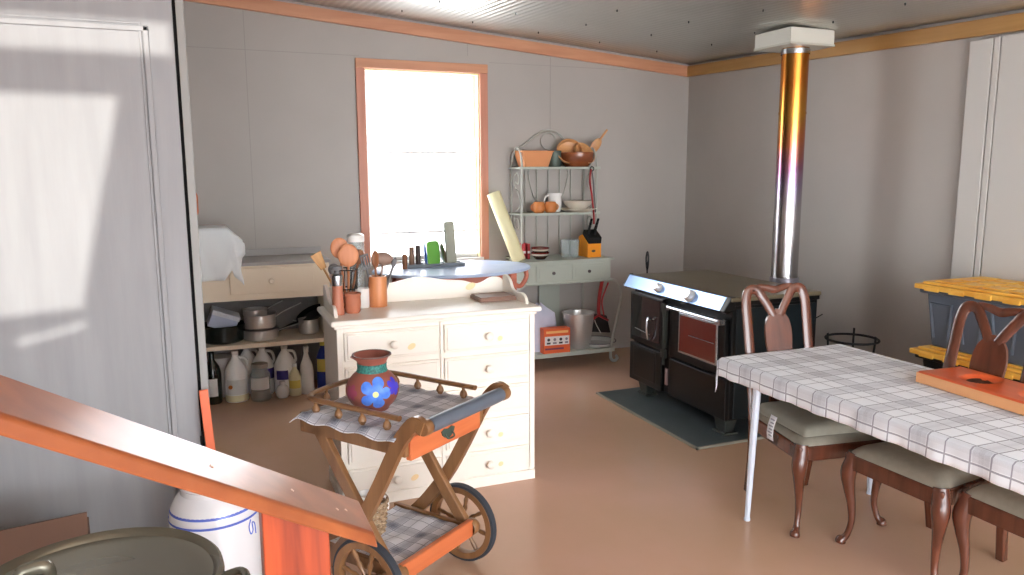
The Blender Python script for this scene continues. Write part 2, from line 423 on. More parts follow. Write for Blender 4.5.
# poker standing against the far end
tag(MB().tube(cat([(0,0,0),(.0,.0,.5),(.0,.0,.93),(.0,.01,.95)], 4), .006, 8).tube(cat([(0,0,.9),(.0,-.012,.94),(.0,-.014,1.0),(0,.0,1.04),(.0,.016,1.0),(.0,.012,.94),(0,0,.9)], 4), .007, 8).build('poker', ENAM), 'thin black poker with a loop handle standing upright behind the stove end', 'poker').location = (3.13, 4.95, 0)

# flue: heat-stained stainless pipe
def flue_mat():
    m, nt, b = _bsdf('heat_tinted_steel'); N, L = nt.nodes, nt.links
    tc = N.new('ShaderNodeTexCoord'); sp = N.new('ShaderNodeSeparateXYZ'); L.new(tc.outputs['Object'], sp.inputs[0])
    nz = N.new('ShaderNodeTexNoise'); nz.inputs['Scale'].default_value = 3.5; L.new(tc.outputs['Object'], nz.inputs['Vector'])
    ad = N.new('ShaderNodeMath'); ad.operation = 'MULTIPLY_ADD'; ad.inputs[1].default_value = .22; L.new(nz.outputs['Fac'], ad.inputs[0])
    dv = N.new('ShaderNodeMath'); dv.operation = 'MULTIPLY_ADD'; dv.inputs[1].default_value = .62; dv.inputs[2].default_value = -.62
    L.new(sp.outputs[2], dv.inputs[0]); L.new(dv.outputs[0], ad.inputs[2])
    rp = N.new('ShaderNodeValToRGB'); e = rp.color_ramp.elements
    e[0].position = 0; e[0].color = lin((188,186,188)); e[1].position = 1; e[1].color = lin((196,132,60))
    for p, c in ((.36,(190,186,190)),(.46,(176,160,190)),(.54,(170,120,150)),(.62,(206,128,84)),(.74,(206,150,70)),(.90,(196,120,52))):
        q = e.new(p); q.color = lin(c)
    L.new(ad.outputs[0], rp.inputs[0]); L.new(rp.outputs[0], b.inputs['Base Color'])
    b.inputs['Metallic'].default_value = 1; b.inputs['Roughness'].default_value = .24
    return m
PX, PY = 3.80, 4.215
PT = ceil_h(PX, PY)-.10
sp_ = thing('stove_pipe', (PX, PY, 0), 0, 'shiny stainless stove pipe heat-stained gold and purple, rising from the stove to the ceiling', 'stove pipe')
PH = PT
MB().lathe([(.090,.004),(.090,PH*.82),(.093,PH*.82),(.093,PH*.825),(.090,PH*.825),(.090,PH)], 40).build('pipe', flue_mat(), sp_)
MB().lathe([(.092,.70),(.100,.70),(.100,.90),(.096,.905),(.092,.905)], 40).build('collar', mat('collar_grey', (140,136,146), .35, .6), sp_)
MB().box(-.19,-.07,-.08,.08,.62,.80).build('flue_outlet', IRON, sp_, bevel=.004, smooth=0)
MB().lathe([(.095,PH-.05),(.095,PH-.02),(.091,PH-.015)], 40).build('band', STEEL, sp_)
bx = thing('flue_box', (3.80, 4.235, 0), 0, 'square white-painted box where the stove pipe meets the ceiling', 'ceiling box')
zt = ceil_h(3.8, 4.2)-.002
MB().box(-.185, .185, -.175, .175, PT-.005, zt).build('housing', mat('box_paint', (206,206,196), .45), bx, bevel=.003, smooth=0)
MB().box(-.19, .19, -.18, .18, PT-.010, PT+.004).build('rim', mat('box_rim', (190,190,178), .4), bx, bevel=.003, smooth=0)
tag(MB().tube(cat([(4.262,4.40,.40),(4.20,4.34,.50),(4.18,4.30,.55),(4.2,4.24,.60)], 6), .004, 6).tube(cat([(4.262,4.43,.42),(4.18,4.38,.50),(4.17,4.34,.53)], 6), .004, 6).build('cable', BLACK), 'thin black cable end poking off the grey wall right of the stove', 'cable')

# black wire stand beyond the table
ws = thing('wire_stand', (3.74, 3.52, 0), .3, 'black wire ring stand on the floor between the table end and the wall', 'wire stand')
MB().tube([(.155*math.cos(2*pi*i/28), .155*math.sin(2*pi*i/28), .60) for i in range(28)], .008, 8, True).build('top_ring', BLACK, ws)
MB().tube([(.12*math.cos(2*pi*i/24), .12*math.sin(2*pi*i/24), .22) for i in range(24)], .006, 8, True).build('lower_ring', BLACK, ws)
for k in range(3):
    a = 2*pi*k/3+.4; c_, s_ = math.cos(a), math.sin(a)
    MB().tube(cat([(.155*c_,.155*s_,.635),(.155*c_,.155*s_,.60),(.12*c_,.12*s_,.22),(.16*c_,.16*s_,.05),(.19*c_,.19*s_,.006)], 6), .007, 8).build('leg', BLACK, ws)

# ------------------------------------------------------------------ stacked totes
YEL = mat('yellow_plastic', (246,196,88), .4, c2=(236,170,62), vscale=9)
TGREY = mat('blue_grey_plastic', (90,98,110), .45)
TBLK = mat('black_plastic', (22,24,26), .4)
def tote(z, h, body, label, dx=0.):
    t = thing('storage_tote', (3.955+dx, 2.655, z), 0, label, 'storage tote', 'totes stacked by the wall')
    b = (-.19,.19,-.33,.33); c = (-.215,.215,-.365,.365)
    m = MB().frustum(b, c, 0, h-.05)
    m.box(-.245,.245,-.39,.39,h-.075,h-.05)
    m.build('bin', body, t, bevel=.012, smooth=0)
    for k in range(4):                      # moulded hollows read as raised ribs on the long side
        yy = -.27+.18*k
        for s_ in (-1, 1):
            sl = lambda zz: s_*(.19+.025*zz/(h-.05))
            m = MB()
            m.tube([(sl(.05),yy-.045,.05),(sl(h*.66),yy-.065,h*.66),(sl(h*.66),yy+.065,h*.66),(sl(.05),yy+.045,.05)], .010, 6)
            m.build('rib', body, t)
    l = MB().box(-.265,.265,-.405,.405,h-.05,h-.022).box(-.235,.235,-.375,.375,h-.022,h-.008)
    for i in range(5):
        for j in range(3):
            l.box(-.2+.14*j, -.2+.14*j+.11, -.34+.14*i, -.34+.14*i+.11, h-.008, h)
    for k in range(5): l.box(-.270,-.26,-.35+.15*k,-.35+.15*k+.09,h-.056,h-.03)
    l.build('lid', YEL, t, bevel=.008, smooth=0)
    for s_ in (-1,1): MB().box(-.06,.06,s_*.39-.02,s_*.39+.02,h-.12,h-.05).build('handle', body, t, bevel=.006, smooth=0)
tote(0, .296, TBLK, 'low black storage tote on the floor, lowest of the stack by the wall')
tote(.296, .374, TBLK, 'black storage tote with yellow lid, in the middle of the stack by the wall')
tote(.67, .374, TGREY, 'blue-grey storage tote with bright yellow lid on top of the stack by the wall')

# ------------------------------------------------------------------ table under the checked cloth
TAB = dict(x0=2.335, x1=3.085, y0=1.0, y1=2.985, z=.735)
LEGB = mat('blue_white_leg', (206,214,228), .35, .1)
TOPM = mat('laminate_top', (206,202,194), .4)
tb = thing('folding_table', ((TAB['x0']+TAB['x1'])/2, (TAB['y0']+TAB['y1'])/2, 0), 0, 'long folding table with pale metal legs under a checked cloth', 'table')
hw, hl = (TAB['x1']-TAB['x0'])/2, (TAB['y1']-TAB['y0'])/2
MB().prism(roundrect(-hw, hw, -hl, hl, .03), .70, .732).build('table_top', TOPM, tb, bevel=.003, smooth=30)
for sx in (-1, 1):
    for sy in (-1, 1):
        MB().tube([(sx*(hw-.02), sy*(hl-.235), .70), (sx*(hw+.015), sy*(hl-.245), .004)], [.020,.0125], 8).lathe([(0,0),(.015,0),(.015,.012),(0,.012)], 10, T(sx*(hw+.015), sy*(hl-.245), 0)).build('leg', LEGB, tb)
    MB().box(sx*(hw-.04)-.012, sx*(hw-.04)+.012, -hl+.1, hl-.1, .66, .70).build('side_rail', LEGB, tb, smooth=0)
CLOTH = plaid('plaid_cloth', (244,248,255), (120,120,134), (122,122,138), .235, broad=.26)
m = MB()
hwc, hlc, dr, df = hw+.006, hl+.006, .095, .10
def cl(u, v):
    cx_, cy_ = max(-hwc, min(hwc, u)), max(-hlc, min(hlc, v))
    du, dv = u-cx_, v-cy_; dd = math.hypot(du, dv)
    rip = .006*math.sin(v*23)+.004*math.sin(v*57+1)
    ox = math.copysign(min(abs(du), .012)+.03*abs(du)+(abs(du)/.1)*rip, du) if du else 0
    rip2 = .005*math.sin(u*31)
    oy = math.copysign(min(abs(dv), .012)+.06*abs(dv)+(abs(dv)/.1)*rip2, dv) if dv else 0
    z = .7385 - (0 if dd == 0 else max(0, dd-.006)*(1.0 if not (du and dv) else 1.0+.35*min(1, min(abs(du),abs(dv))/.05)))
    if not dd: z += .0012*math.sin(u*9)*math.sin(v*11)
    return Vector((cx_+ox, cy_+oy, z))
def steps(a, d, n, k):
    return [-a-d+d*i/k for i in range(k)] + [-a+2*a*i/n for i in range(n+1)] + [a+d*(i+1)/k for i in range(k)]
m.grid(cl, steps(hwc, dr, 24, 6), steps(hlc, df, 90, 6), lambda u, v: (u+.05, v+.02))
tag(m.build('tablecloth', CLOTH, None, smooth=70, solid=.002), 'white and grey checked cloth spread over the long table', 'tablecloth').location = tb.location

# carved dough tray
TRAYW = wood('orange_tray_wood', (234,108,56), (212,84,38), 1, 7, .32, coat=.3)
TRAYE = wood('pale_tray_edge', (244,184,132), (232,164,108), 1, 7, .4)
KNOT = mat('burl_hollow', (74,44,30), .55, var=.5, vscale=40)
tr = thing('wooden_tray', (2.925, 1.93, .742), -.06, 'long orange wooden tray with carved hollows on the checked tablecloth', 'tray')
hol = [(.02,.17,.085,.07),(.01,-.08,.07,.055)]
def tz(x, y):
    z = .050
    for cx_, cy_, a, b in hol:
        r = ((x-cx_)/a)**2+((y-cy_)/b)**2
        if r < 1: z -= .020*(1-r)**.7
    return z
xs_ = [-.125+.25*i/30 for i in range(31)]; ys_ = [-.36+.72*i/80 for i in range(81)]
m = MB()
m.grid(lambda x, y: Vector((x, y, tz(x, y)-(.006 if abs(x) > .12 or abs(y) > .355 else 0))), xs_, ys_)
m.build('top_face', TRAYW, tr, smooth=60)
MB().box(-.1251,-.119,-.3601,.3601,0,.0442).box(.119,.1251,-.3601,.3601,0,.0442).box(-.119,.119,-.3601,-.354,0,.0442).box(-.119,.119,.354,.3601,0,.0442).box(-.119,.119,-.354,.354,0,.012).build('edge', TRAYE, tr, bevel=.002, smooth=0)
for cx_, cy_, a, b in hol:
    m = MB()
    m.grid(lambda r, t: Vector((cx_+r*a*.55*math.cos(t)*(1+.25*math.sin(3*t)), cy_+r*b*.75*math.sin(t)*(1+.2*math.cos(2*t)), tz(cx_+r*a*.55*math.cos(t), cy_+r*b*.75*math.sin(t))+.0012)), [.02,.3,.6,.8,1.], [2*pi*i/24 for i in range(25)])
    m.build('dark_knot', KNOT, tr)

# ------------------------------------------------------------------ dining chairs
MAHO = wood('mahogany', (110,62,44), (78,42,30), 2, 12, .25, coat=.5)
SEATF = mat('grey_seat_fabric', (156,150,136), .9, var=.1, vscale=30, bump=.15, bscale=300)
PADF = mat('grey_pad_fabric', (146,144,132), .9, var=.08, vscale=30, bump=.15, bscale=300)
TAGW = mat('white_tag', (232,232,236), .6)
TAGI = mat('tag_print', (150,150,160), .6)
def rake(z): return .245 + max(0, z-.42)*.22
def make_chair(label, group=None):
    t = thing('dining_chair', (0,0,0), 0, label, 'dining chair', 'mahogany dining chairs round the table')
    out = [(-.235,-.225),(.235,-.225),(.195,.25),(-.195,.25)]
    m = MB()
    for a, b in zip(out, out[1:]+out[:1]):
        d_ = Vector((b[0]-a[0], b[1]-a[1], 0)); n_ = Vector((d_.y, -d_.x, 0)).normalized()*.022
        i0, i1 = Vector((*a,0))-n_, Vector((*b,0))-n_
        m.prism([a, b, (i1.x,i1.y), (i0.x,i0.y)], .355, .425)
    m.build('seat_frame', MAHO, t, bevel=.008, smooth=0)
    m = MB()
    def cush(u, v):
        w_ = (.225-.038*(v+.215)/.42)
        e = min(1, (1-abs(u))*6)*min(1, (.5-abs((v-.0125)/.465))*10) if True else 1
        return Vector((u*w_, v, .418+.055*max(0,e)**.45))
    m.grid(cush, [-1,-.97,-.9,-.75,-.5,-.25,0,.25,.5,.75,.9,.97,1], [-.22,-.214,-.2,-.17,-.1,0,.1,.19,.225,.239,.245])
    m.build('seat_cushion', SEATF, t, smooth=60, sub=1)
    for sx in (-1, 1):
        kx, ky = sx*.205, -.195; o = Vector((sx*.75, -.66, 0))
        P = []; RR = []
        for z, off, r in ((.43,.0,.030),(.385,.008,.034),(.335,.022,.034),(.27,.016,.026),(.19,.002,.0185),(.11,-.003,.0145),(.05,.010,.0135),(.028,.022,.016),(.016,.034,.022),(.004,.036,.022)):
            P.append((kx+o.x*off, ky+o.y*off, z)); RR.append(r)
        Q = cat([p+(r,) for p, r in zip(P, RR)], 4)
        MB().tube([q[:3] for q in Q], [q[3] for q in Q], 12, up=(1,0,0)).build('leg', MAHO, t)
        # rear post, running up into the back
        MB().tube(cat([(sx*.165,.285,.0),(sx*.172,.256,.2),(sx*.178,.246,.40)], 5), .017, 4, up=(0,1,0), square=True).build('leg', MAHO, t, bevel=.004)
        pts = cat([(sx*.178,.40),(sx*.172,.60),(sx*.172,.86),(sx*.172,.97),(sx*.160,1.03),(sx*.130,1.048),(sx*.098,1.035),(sx*.074,1.0),(sx*.048,.96),(sx*.020,.91)], 6)
        MB().tube([(x, rake(z), z) for x, z in pts], [.029-.006*min(1,i/len(pts)) for i in range(len(pts))], 10, up=(0,1,0), flat=.45).build('back_post', MAHO, t)
    pts = cat([(-.14,1.05),(-.09,1.062),(-.045,1.056),(0,1.046),(.045,1.056),(.09,1.062),(.14,1.05)], 6)
    MB().tube([(x, rake(z)+.004, z-.006) for x, z in pts], [.013+.008*(1-abs(x)/.16) for x, z in pts], 10, up=(0,1,0), flat=.6).build('crest_rail', MAHO, t)
    half = cat([(.0,.945),(.022,.938),(.045,.918),(.066,.885),(.076,.835),(.074,.77),(.064,.69),(.056,.61),(.070,.54),(.080,.49),(.078,.43)], 5)
    m = MB(); n_ = len(half)
    th = .007
    V = [[m.bm.verts.new((s_*x, rake(z)+k_*th, z)) for x, z in half] for k_ in (-1, 1) for s_ in (-1, 1)]
    for i in range(n_-1):
        m._f([V[0][i],V[1][i],V[1][i+1],V[0][i+1]]); m._f([V[2][i],V[2][i+1],V[3][i+1],V[3][i]])
        m._f([V[0][i],V[0][i+1],V[2][i+1],V[2][i]]); m._f([V[1][i],V[3][i],V[3][i+1],V[1][i+1]])
    m.build('back_splat', MAHO, t, bevel=.003, smooth=30)
    MB().box(-.18,.18,.232,.262,.40,.45).build('back_shoe', MAHO, t, bevel=.006, smooth=0)
    return t
c1 = make_chair('mahogany dining chair with an extra tagged seat pad at the stove end of the table')
c2 = copy_tree(c1); c2['label'] = 'mahogany dining chair behind the orange tray, facing the camera across the table'
c3 = copy_tree(c1); c3['label'] = 'mahogany dining chair cut off by the right edge, only seat corner and legs showing'
c1.location = (2.67, 2.705, 0); c1.rotation_euler.z = math.radians(-8)
c2.location = (2.785, 2.175, 0); c2.rotation_euler.z = math.radians(-88)
c3.location = (2.85, 1.68, 0); c3.rotation_euler.z = math.radians(-90)
sp = thing('seat_pad', (2.668, 2.685, .473), math.radians(-8), 'grey padded seat cushion with a white tag on the chair at the table end', 'seat pad')
m = MB()
def pad(u, v):
    e = max(0, min(1, (1-abs(u))*7)*min(1, (1-abs(v))*7))
    return Vector((u*.222, v*.205-.01, .004+.046*e**.4))
m.grid(pad, [-1,-.96,-.88,-.7,-.35,0,.35,.7,.88,.96,1], [-1,-.96,-.88,-.7,-.35,0,.35,.7,.88,.96,1])
m.grid(lambda u, v: Vector((u*.222, v*.205-.01, .002)), [-1,0,1], [-1,0,1])
m.build('pad', PADF, sp, smooth=60)
m = MB(); m.grid(lambda u, v: Vector((-.226-.02*math.sin(v*2.2), -.01+.05*u, .03-.115*v)), [0,.5,1], [0,.25,.5,.75,1])
tg = m.build('care_tag', TAGW, sp, smooth=60, solid=.0012)
m = MB()
for k in range(6): m.box(-.2265-.02*math.sin((.15+.13*k)*2.2)-.0022, -.226-.02*math.sin((.15+.13*k)*2.2), -.002, .031-.008*(k % 2), .03-.115*(.15+.13*k)-.0025, .03-.115*(.15+.13*k)+.0025)
m.build('print_lines', TAGI, tg, smooth=0)

# ------------------------------------------------------------------ white dresser and what stands on it
CREAM = mat('cream_paint', (246,239,228), .35, var=.03, vscale=3)
KNOTC = mat('knot_stain', (250,222,170), .4)
ds = thing('dresser', (1.07, 3.80, 0), 0, 'cream painted ten-drawer dresser with a scalloped gallery and round knobs', 'dresser')
X0, X1, Y0, Y1, ZT = -.515, .515, -.215, .215, .955
MB().box(X0, X1, Y0+.012, Y1, .06, ZT-.03).box(X0, X0+.028, Y0, Y0+.012, .06, ZT-.03).box(X1-.028, X1, Y0, Y0+.012, .06, ZT-.03).box(-.003, .013, Y0, Y0+.012, .06, ZT-.03).build('carcass', CREAM, ds, bevel=.003, smooth=0)
MB().box(X0-.004, X1+.004, Y0+.002, Y1, 0, .055).box(X0-.002, X1+.002, Y0+.006, Y1, .055, .065).build('plinth', CREAM, ds, bevel=.004, smooth=0)
MB().box(X0-.03, X1+.03, Y0-.03, Y1+.005, ZT-.028, ZT).build('top', CREAM, ds, bevel=.010, smooth=0)
MB().box(X0-.012, X1+.012, Y0-.005, Y1, ZT-.045, ZT-.028).build('top_moulding', CREAM, ds, bevel=.006, smooth=0)
for c in range(2):
    for r in range(5):
        a, b = ((X0+.035, -.008), (.018, X1-.035))[c]
        zc = .82-.1725*r
        dw = MB().box(a, b, Y0-.004, Y0+.02, zc-.071, zc+.071).box(a+.012, b-.012, Y0-.012, Y0, zc-.060, zc+.060).build('drawer', CREAM, ds, bevel=.004, smooth=0)
        kx = (a+b)/2
        MB().lathe([(0,0),(.011,0),(.010,.012),(.015,.016),(.0205,.024),(.020,.032),(.012,.038),(0,.039)], 20, T(kx, Y0-.011, zc) @ R(pi/2, 'X')).build('knob', CREAM, dw)
        if (c, r) in ((0,0),(1,0),(1,2),(1,3),(1,4),(0,4),(0,2)):
            q = MB(); kk = kx + (.09 if c == 0 else .065)
            q.lathe([(0,0),(.018,.0),(.018,.0004),(0,.0006)], 16, T(kk, Y0-.0122, zc-.02+.01*(r % 3)) @ R(pi/2, 'X') @ R(.5), 1.2 if c == 0 else .8, .8 if c == 0 else .7).build('knot', KNOTC, dw)
# gallery
prof = cat([(X0+.02,.0),(X0+.02,.085),(X0+.08,.106),(X0+.17,.072),(X0+.26,.094),(-.15,.104),(0,.128),(.15,.104),(X1-.26,.094),(X1-.17,.072),(X1-.08,.106),(X1-.02,.085),(X1-.02,.0)], 5)
MB().prism(prof, 0, .018, T(0, Y1-.005, ZT) @ R(pi/2, 'X')).build('back_gallery', CREAM, ds, bevel=.003, smooth=0)
for kx, kz, ka in ((-.28,.05,-.6),(.30,.06,.4)): MB().lathe([(0,0),(.028,0),(.028,.0005),(0,.0007)], 16, T(kx, Y1-.0235, ZT+kz) @ R(pi/2,'X') @ R(ka), 1.1, .65).build('gallery_knot', KNOTC, ds)
sidep = cat([(0,.0),(.0,.105),(.045,.118),(.10,.095),(.14,.055),(.21,.045),(.27,.05),(.315,.035),(.34,.0)], 5)
for sx in (-1, 1):
    MB().prism([(Y1-.022-a, b) for a, b in sidep], 0, .018, T(sx*(X1-.012)-.009, 0, ZT) @ YZ).build('side_gallery', CREAM, ds, bevel=.003, smooth=0)

TERRA = mat('terracotta', (192,118,88), .6, var=.15, vscale=12)
COPPER = mat('brick_red_mill', (188,118,92), .4)
SPOON = wood('spoon_wood', (220,150,108), (200,126,84), 2, 20, .5)
SPOON2 = wood('dark_spoon_wood', (160,104,66), (120,74,46), 2, 20, .5)
BAMB = wood('bamboo', (220,148,96), (196,116,70), 2, 14, .4)
NYL = mat('grey_nylon', (112,112,114), .5)
CERW = mat('white_ceramic', (232,230,226), .25)
CLEAR = glass('clear_glass', (236,240,240), .22, .04)
def at(name, x, y, z, rz, label, c, group=None): return thing(name, (x, y, z), rz, label, c, group)
ZD = ZT
m_ = at('pepper_mill', .592, 3.74, ZD, 0, 'tall brick-red mill with a steel cap at the left end of the dresser', 'mill')
MB().lathe([(0,0),(.030,0),(.031,.01),(.028,.06),(.026,.12),(.027,.145),(0,.146)], 20).build('body', COPPER, m_)
MB().lathe([(.0275,.145),(.028,.147),(.0275,.195),(.020,.203),(0,.205)], 20).build('cap', STEEL, m_)
MB().lathe([(0,.203),(.012,.205),(.013,.22),(.03,.225),(.028,.24),(0,.248)], 16).build('crank_knob', NYL, m_)
m_ = at('terracotta_pot', .668, 3.765, ZD, 0, 'small squat terracotta pot beside the red mill on the dresser', 'pot')
MB().lathe([(0,0),(.032,0),(.038,.01),(.041,.05),(.040,.085),(.043,.088),(.042,.10),(.034,.10),(.036,.02),(0,.015)], 28).build('body', TERRA, m_)
m_ = at('white_mug', .742, 3.90, ZD, 0, 'plain white cup half hidden behind the terracotta pot', 'cup')
MB().lathe([(0,0),(.036,0),(.038,.01),(.038,.10),(.034,.10),(.034,.008),(0,.006)], 28).build('body', CERW, m_)
MB().tube(arc(.038,.055,.026,90,-90,10), .005, 8, M=Matrix(((1,0,0,0),(0,0,1,0),(0,1,0,0),(0,0,0,1)))).build('handle', CERW, m_)
m_ = at('wire_utensil_basket', .668, 3.93, ZD, .2, 'black wire utensil basket on the dresser full of wooden spoons', 'utensil holder')
w = MB()
for z, r in ((.006,.050),(.10,.056),(.20,.062)): w.tube([(r*math.cos(2*pi*i/20), r*math.sin(2*pi*i/20), z) for i in range(20)], .003, 6, True)
for i in range(10):
    a = 2*pi*i/10; b = a+.5
    w.tube([(.05*math.cos(a), .05*math.sin(a), .006), (.062*math.cos(b), .062*math.sin(b), .20)], .0022, 6)
w.lathe([(0,.004),(.05,.004),(.05,.007),(0,.007)], 20)
w.build('wires', BLACK, m_)
def utensil(name, base, tilt, az, length, head, mt, label, c, hr=(.035,.045,.008), grp=None):
    """handle leaning from base, head at the top end"""
    o = thing(name, base, az, label, c, grp); o.rotation_euler = (0, tilt, az)
    MB().tube(cat([(0,0,0),(0,.001,length*.5),(0,0,length)], 4), [.006]*9 if False else .006, 8).build('handle', mt, o)
    q = MB()
    if head == 'spoon': q.ball((0,0,length+hr[1]*.8), 1, 20, hr[0], hr[2], hr[1]) if False else q.lathe([(max(0,math.sin(pi*i/10)), -math.cos(pi*i/10)*hr[1]) for i in range(11)], 20, T(0,0,length+hr[1]*.85), hr[0], hr[2])
    elif head == 'spatula': q.frustum((-.016,.016,-.004,.004), (-hr[0],hr[0],-.003,.003), length-.01, length+2*hr[1])
    elif head == 'slotted':
        for k in range(4): q.box(-hr[0]+k*hr[0]*.6, -hr[0]+k*hr[0]*.6+hr[0]*.3, -.003, .003, length, length+2*hr[1])
        q.box(-hr[0], hr[0]*1.1, -.003, .003, length-.012, length+.004).box(-hr[0], hr[0]*1.1, -.003, .003, length+2*hr[1]-.01, length+2*hr[1])
    elif head == 'whisk':
        for k in range(4):
            a = pi*k/4
            q.tube(cat([(0,0,length),(hr[0]*math.cos(a),hr[0]*math.sin(a),length+hr[1]*1.3),(0,0,length+2*hr[1]),(-hr[0]*math.cos(a),-hr[0]*math.sin(a),length+hr[1]*1.3),(0,0,length)], 6), .0015, 5)
    q.build('head', mt, o, bevel=.002)
    return o
B = (.668, 3.93, ZD+.012)
utensil('wooden_spatula', (B[0]-.015,B[1],B[2]), -.46, .1, .23, 'spatula', wood('tan_spatula', (206,158,96), (180,128,72), 2, 20, .5), 'flat tan wooden spatula leaning far left out of the wire basket', 'spatula', (.03,.040,.004))
utensil('wooden_spoon', (B[0]+.005,B[1]-.02,B[2]), .03, 0, .21, 'spoon', SPOON, 'big pale wooden spoon at the front of the wire basket, broad bowl facing out', 'spoon', (.054,.060,.010))
utensil('wooden_spoon', (B[0],B[1]+.02,B[2]), -.08, 0, .25, 'spoon', SPOON, 'wooden spoon standing highest in the wire basket behind the broad one', 'spoon', (.048,.055,.010))
utensil('wooden_spoon', (B[0]+.015,B[1],B[2]), .22, 0, .22, 'spoon', SPOON2, 'narrow wooden spoon leaning right out of the wire basket', 'spoon', (.026,.04,.009))
utensil('wire_whisk', (B[0]-.01,B[1]-.025,B[2]), -.30, .3, .18, 'spoon', NYL, 'grey ladle leaning left in the wire basket in front of the tan spatula', 'ladle', (.03,.03,.02))
m_ = at('bamboo_crock', .825, 3.90, ZD, 0, 'tall orange-brown bamboo cylinder of kitchen tools on the dresser', 'utensil holder')
MB().lathe([(0,0),(.047,0),(.048,.004),(.048,.157),(.047,.16),(.041,.16),(.041,.01),(0,.01)], 32).build('body', BAMB, m_)
B = (.825, 3.90, ZD+.012)
utensil('turner', (B[0],B[1]+.012,B[2]), .16, 0, .21, 'spoon', mat('grey_pink_ladle',(150,124,112),.45), 'round grey-brown ladle rising out of the bamboo cylinder', 'ladle', (.052,.034,.03))
utensil('turner', (B[0]-.01,B[1]-.012,B[2]), .0, .5, .20, 'spoon', SPOON2, 'dark wooden spoon at the front of the bamboo cylinder', 'spoon', (.026,.045,.010))
utensil('slotted_turner', (B[0]-.018,B[1],B[2]), -.20, .2, .20, 'slotted', NYL, 'grey slotted turner leaning left in the bamboo cylinder', 'turner', (.022,.035,.004))
utensil('whisk', (B[0]+.018,B[1],B[2]), .32, -.2, .20, 'spoon', NYL, 'thin dark spoon leaning right out of the bamboo cylinder', 'spoon', (.012,.03,.006))
tag(MB().box(-.105,.105,-.085,.085,.0,.018).box(-.10,.10,-.08,.08,.018,.026).build('cutting_board', wood('grey_brown_board', (150,116,100), (124,92,78), 0, 9, .5), None, bevel=.003, smooth=0), 'small grey-brown wooden board lying at the right end of the dresser top', 'board').location = (1.455, 3.86, ZD)

# ------------------------------------------------------------------ tea trolley
CART = wood('trolley_wood', (150,108,70), (118,82,52), 2, 10, .35, coat=.2)
CARTX = wood('trolley_rail_wood', (158,112,74), (122,84,54), 0, 10, .35, coat=.2)
CORG = wood('orange_drawer_wood', (214,122,76), (190,98,58), 0, 8, .35, coat=.2)
HBAR = mat('grey_handle_sleeve', (96,104,116), .4, var=.12, vscale=10)
TEALM = mat('verdigris_pull', (72,88,80), .5, .3)
RUBB = mat('dark_tyre', (52,56,64), .6)
CLOTH2 = plaid('trolley_plaid', (232,232,238), (84,88,108), (120,120,134), .15, broad=.48)
CO = (.80, 2.625); CA = math.radians(35)
ca = thing('tea_trolley', (*CO, 0), CA, 'wooden tea trolley with two spoked wheels, gallery rails and a grey push bar', 'trolley')
HW, LN, TZ = .24, .53, .735
YZX = Matrix(((0,0,1,0),(1,0,0,0),(0,1,0,0),(0,0,0,1)))
# upper tray frame and deck
MB().box(-HW+.01, HW-.01, .02, LN, TZ-.012, TZ).build('tray_deck', CARTX, ca, bevel=.002, smooth=0)
for sx in (-1, 1): MB().box(sx*(HW-.012)-.011, sx*(HW-.012)+.011, 0, LN, TZ-.075, TZ+.004).build('tray_side', CART, ca, bevel=.003, smooth=0)
MB().box(-HW, HW, LN-.022, LN, TZ-.075, TZ+.004).build('tray_end', CARTX, ca, bevel=.003, smooth=0)
dr_ = MB().box(-HW+.028, HW-.028, -.004, .02, TZ-.095, TZ-.01).build('drawer', CORG, ca, bevel=.004, smooth=0)
MB().prism([(-.04,.012),(-.022,.02),(0,.014),(.022,.02),(.04,.012),(.034,-.004),(.018,-.016),(0,-.024),(-.018,-.016),(-.034,-.004)], 0, .004, T(.0,-.004,TZ-.05) @ R(pi/2,'X')).tube(cat([(-.022,-.009,TZ-.05),(-.018,-.021,TZ-.066),(.018,-.021,TZ-.066),(.022,-.009,TZ-.05)], 5), .0035, 6).build('drawer_pull', TEALM, dr_)
# gallery rails on turned spindles, bowed round the far end
for sx in (-1, 1):
    MB().tube(cat([(sx*(HW-.012),.03,TZ+.060),(sx*(HW-.012),.2,TZ+.060),(sx*(HW-.012),LN-.09,TZ+.060),(sx*(HW-.03),LN-.03,TZ+.060),(sx*(HW-.09),LN,TZ+.060),(0,LN+.012,TZ+.060)], 6), .013, 10, flat=.8).build('gallery_rail', CART, ca)
def spindle(x, y):
    MB().lathe([(.006,0),(.009,.006),(.016,.020),(.013,.032),(.006,.042),(.008,.052),(.008,.060)], 12, T(x, y, TZ+.002)).build('spindle', CART, ca)
for sx in (-1, 1):
    for yy in (.09, .21, .33, .45): spindle(sx*(HW-.012), yy)
for xx in (-.1, .1): spindle(xx, LN-.002)
# crossed legs, push bar, axle board
def leg_path(pts, x, w=.026, t=.013):
    q = cat([(x, a, b) for a, b in pts], 6)
    MB().tube(q, w, 4, up=(1,0,0), flat=t/w, square=True).build('leg', CART, ca, bevel=.004, smooth=50)
for sx in (-1, 1):
    leg_path([(-.10,.79),(-.06,.80),(.0,.735),(.05,.65),(.115,.53),(.20,.39),(.32,.24),(.43,.13),(.48,.045)], sx*(HW+.012))
    leg_path([(.45,.70),(.35,.555),(.245,.41),(.165,.30),(.085,.20)], sx*(HW-.014))
    MB().lathe([(0,0),(.026,0),(.028,.006),(.028,.03),(.026,.036),(0,.036)], 20, T(sx*(HW+.0)-(.018 if sx > 0 else .018), -.095, .79) @ R(pi/2, 'Y')).build('bar_end', CART, ca)
    MB().ball((sx*(HW-.02), .47, .025), .025, 16).build('caster', RUBB, ca)
    MB().lathe([(0,0),(.012,0),(.014,.008),(0,.02)], 12, T(sx*(HW+.026), .225, .375) @ R(sx*pi/2, 'Y')).build('pivot_bolt', TEALM, ca)
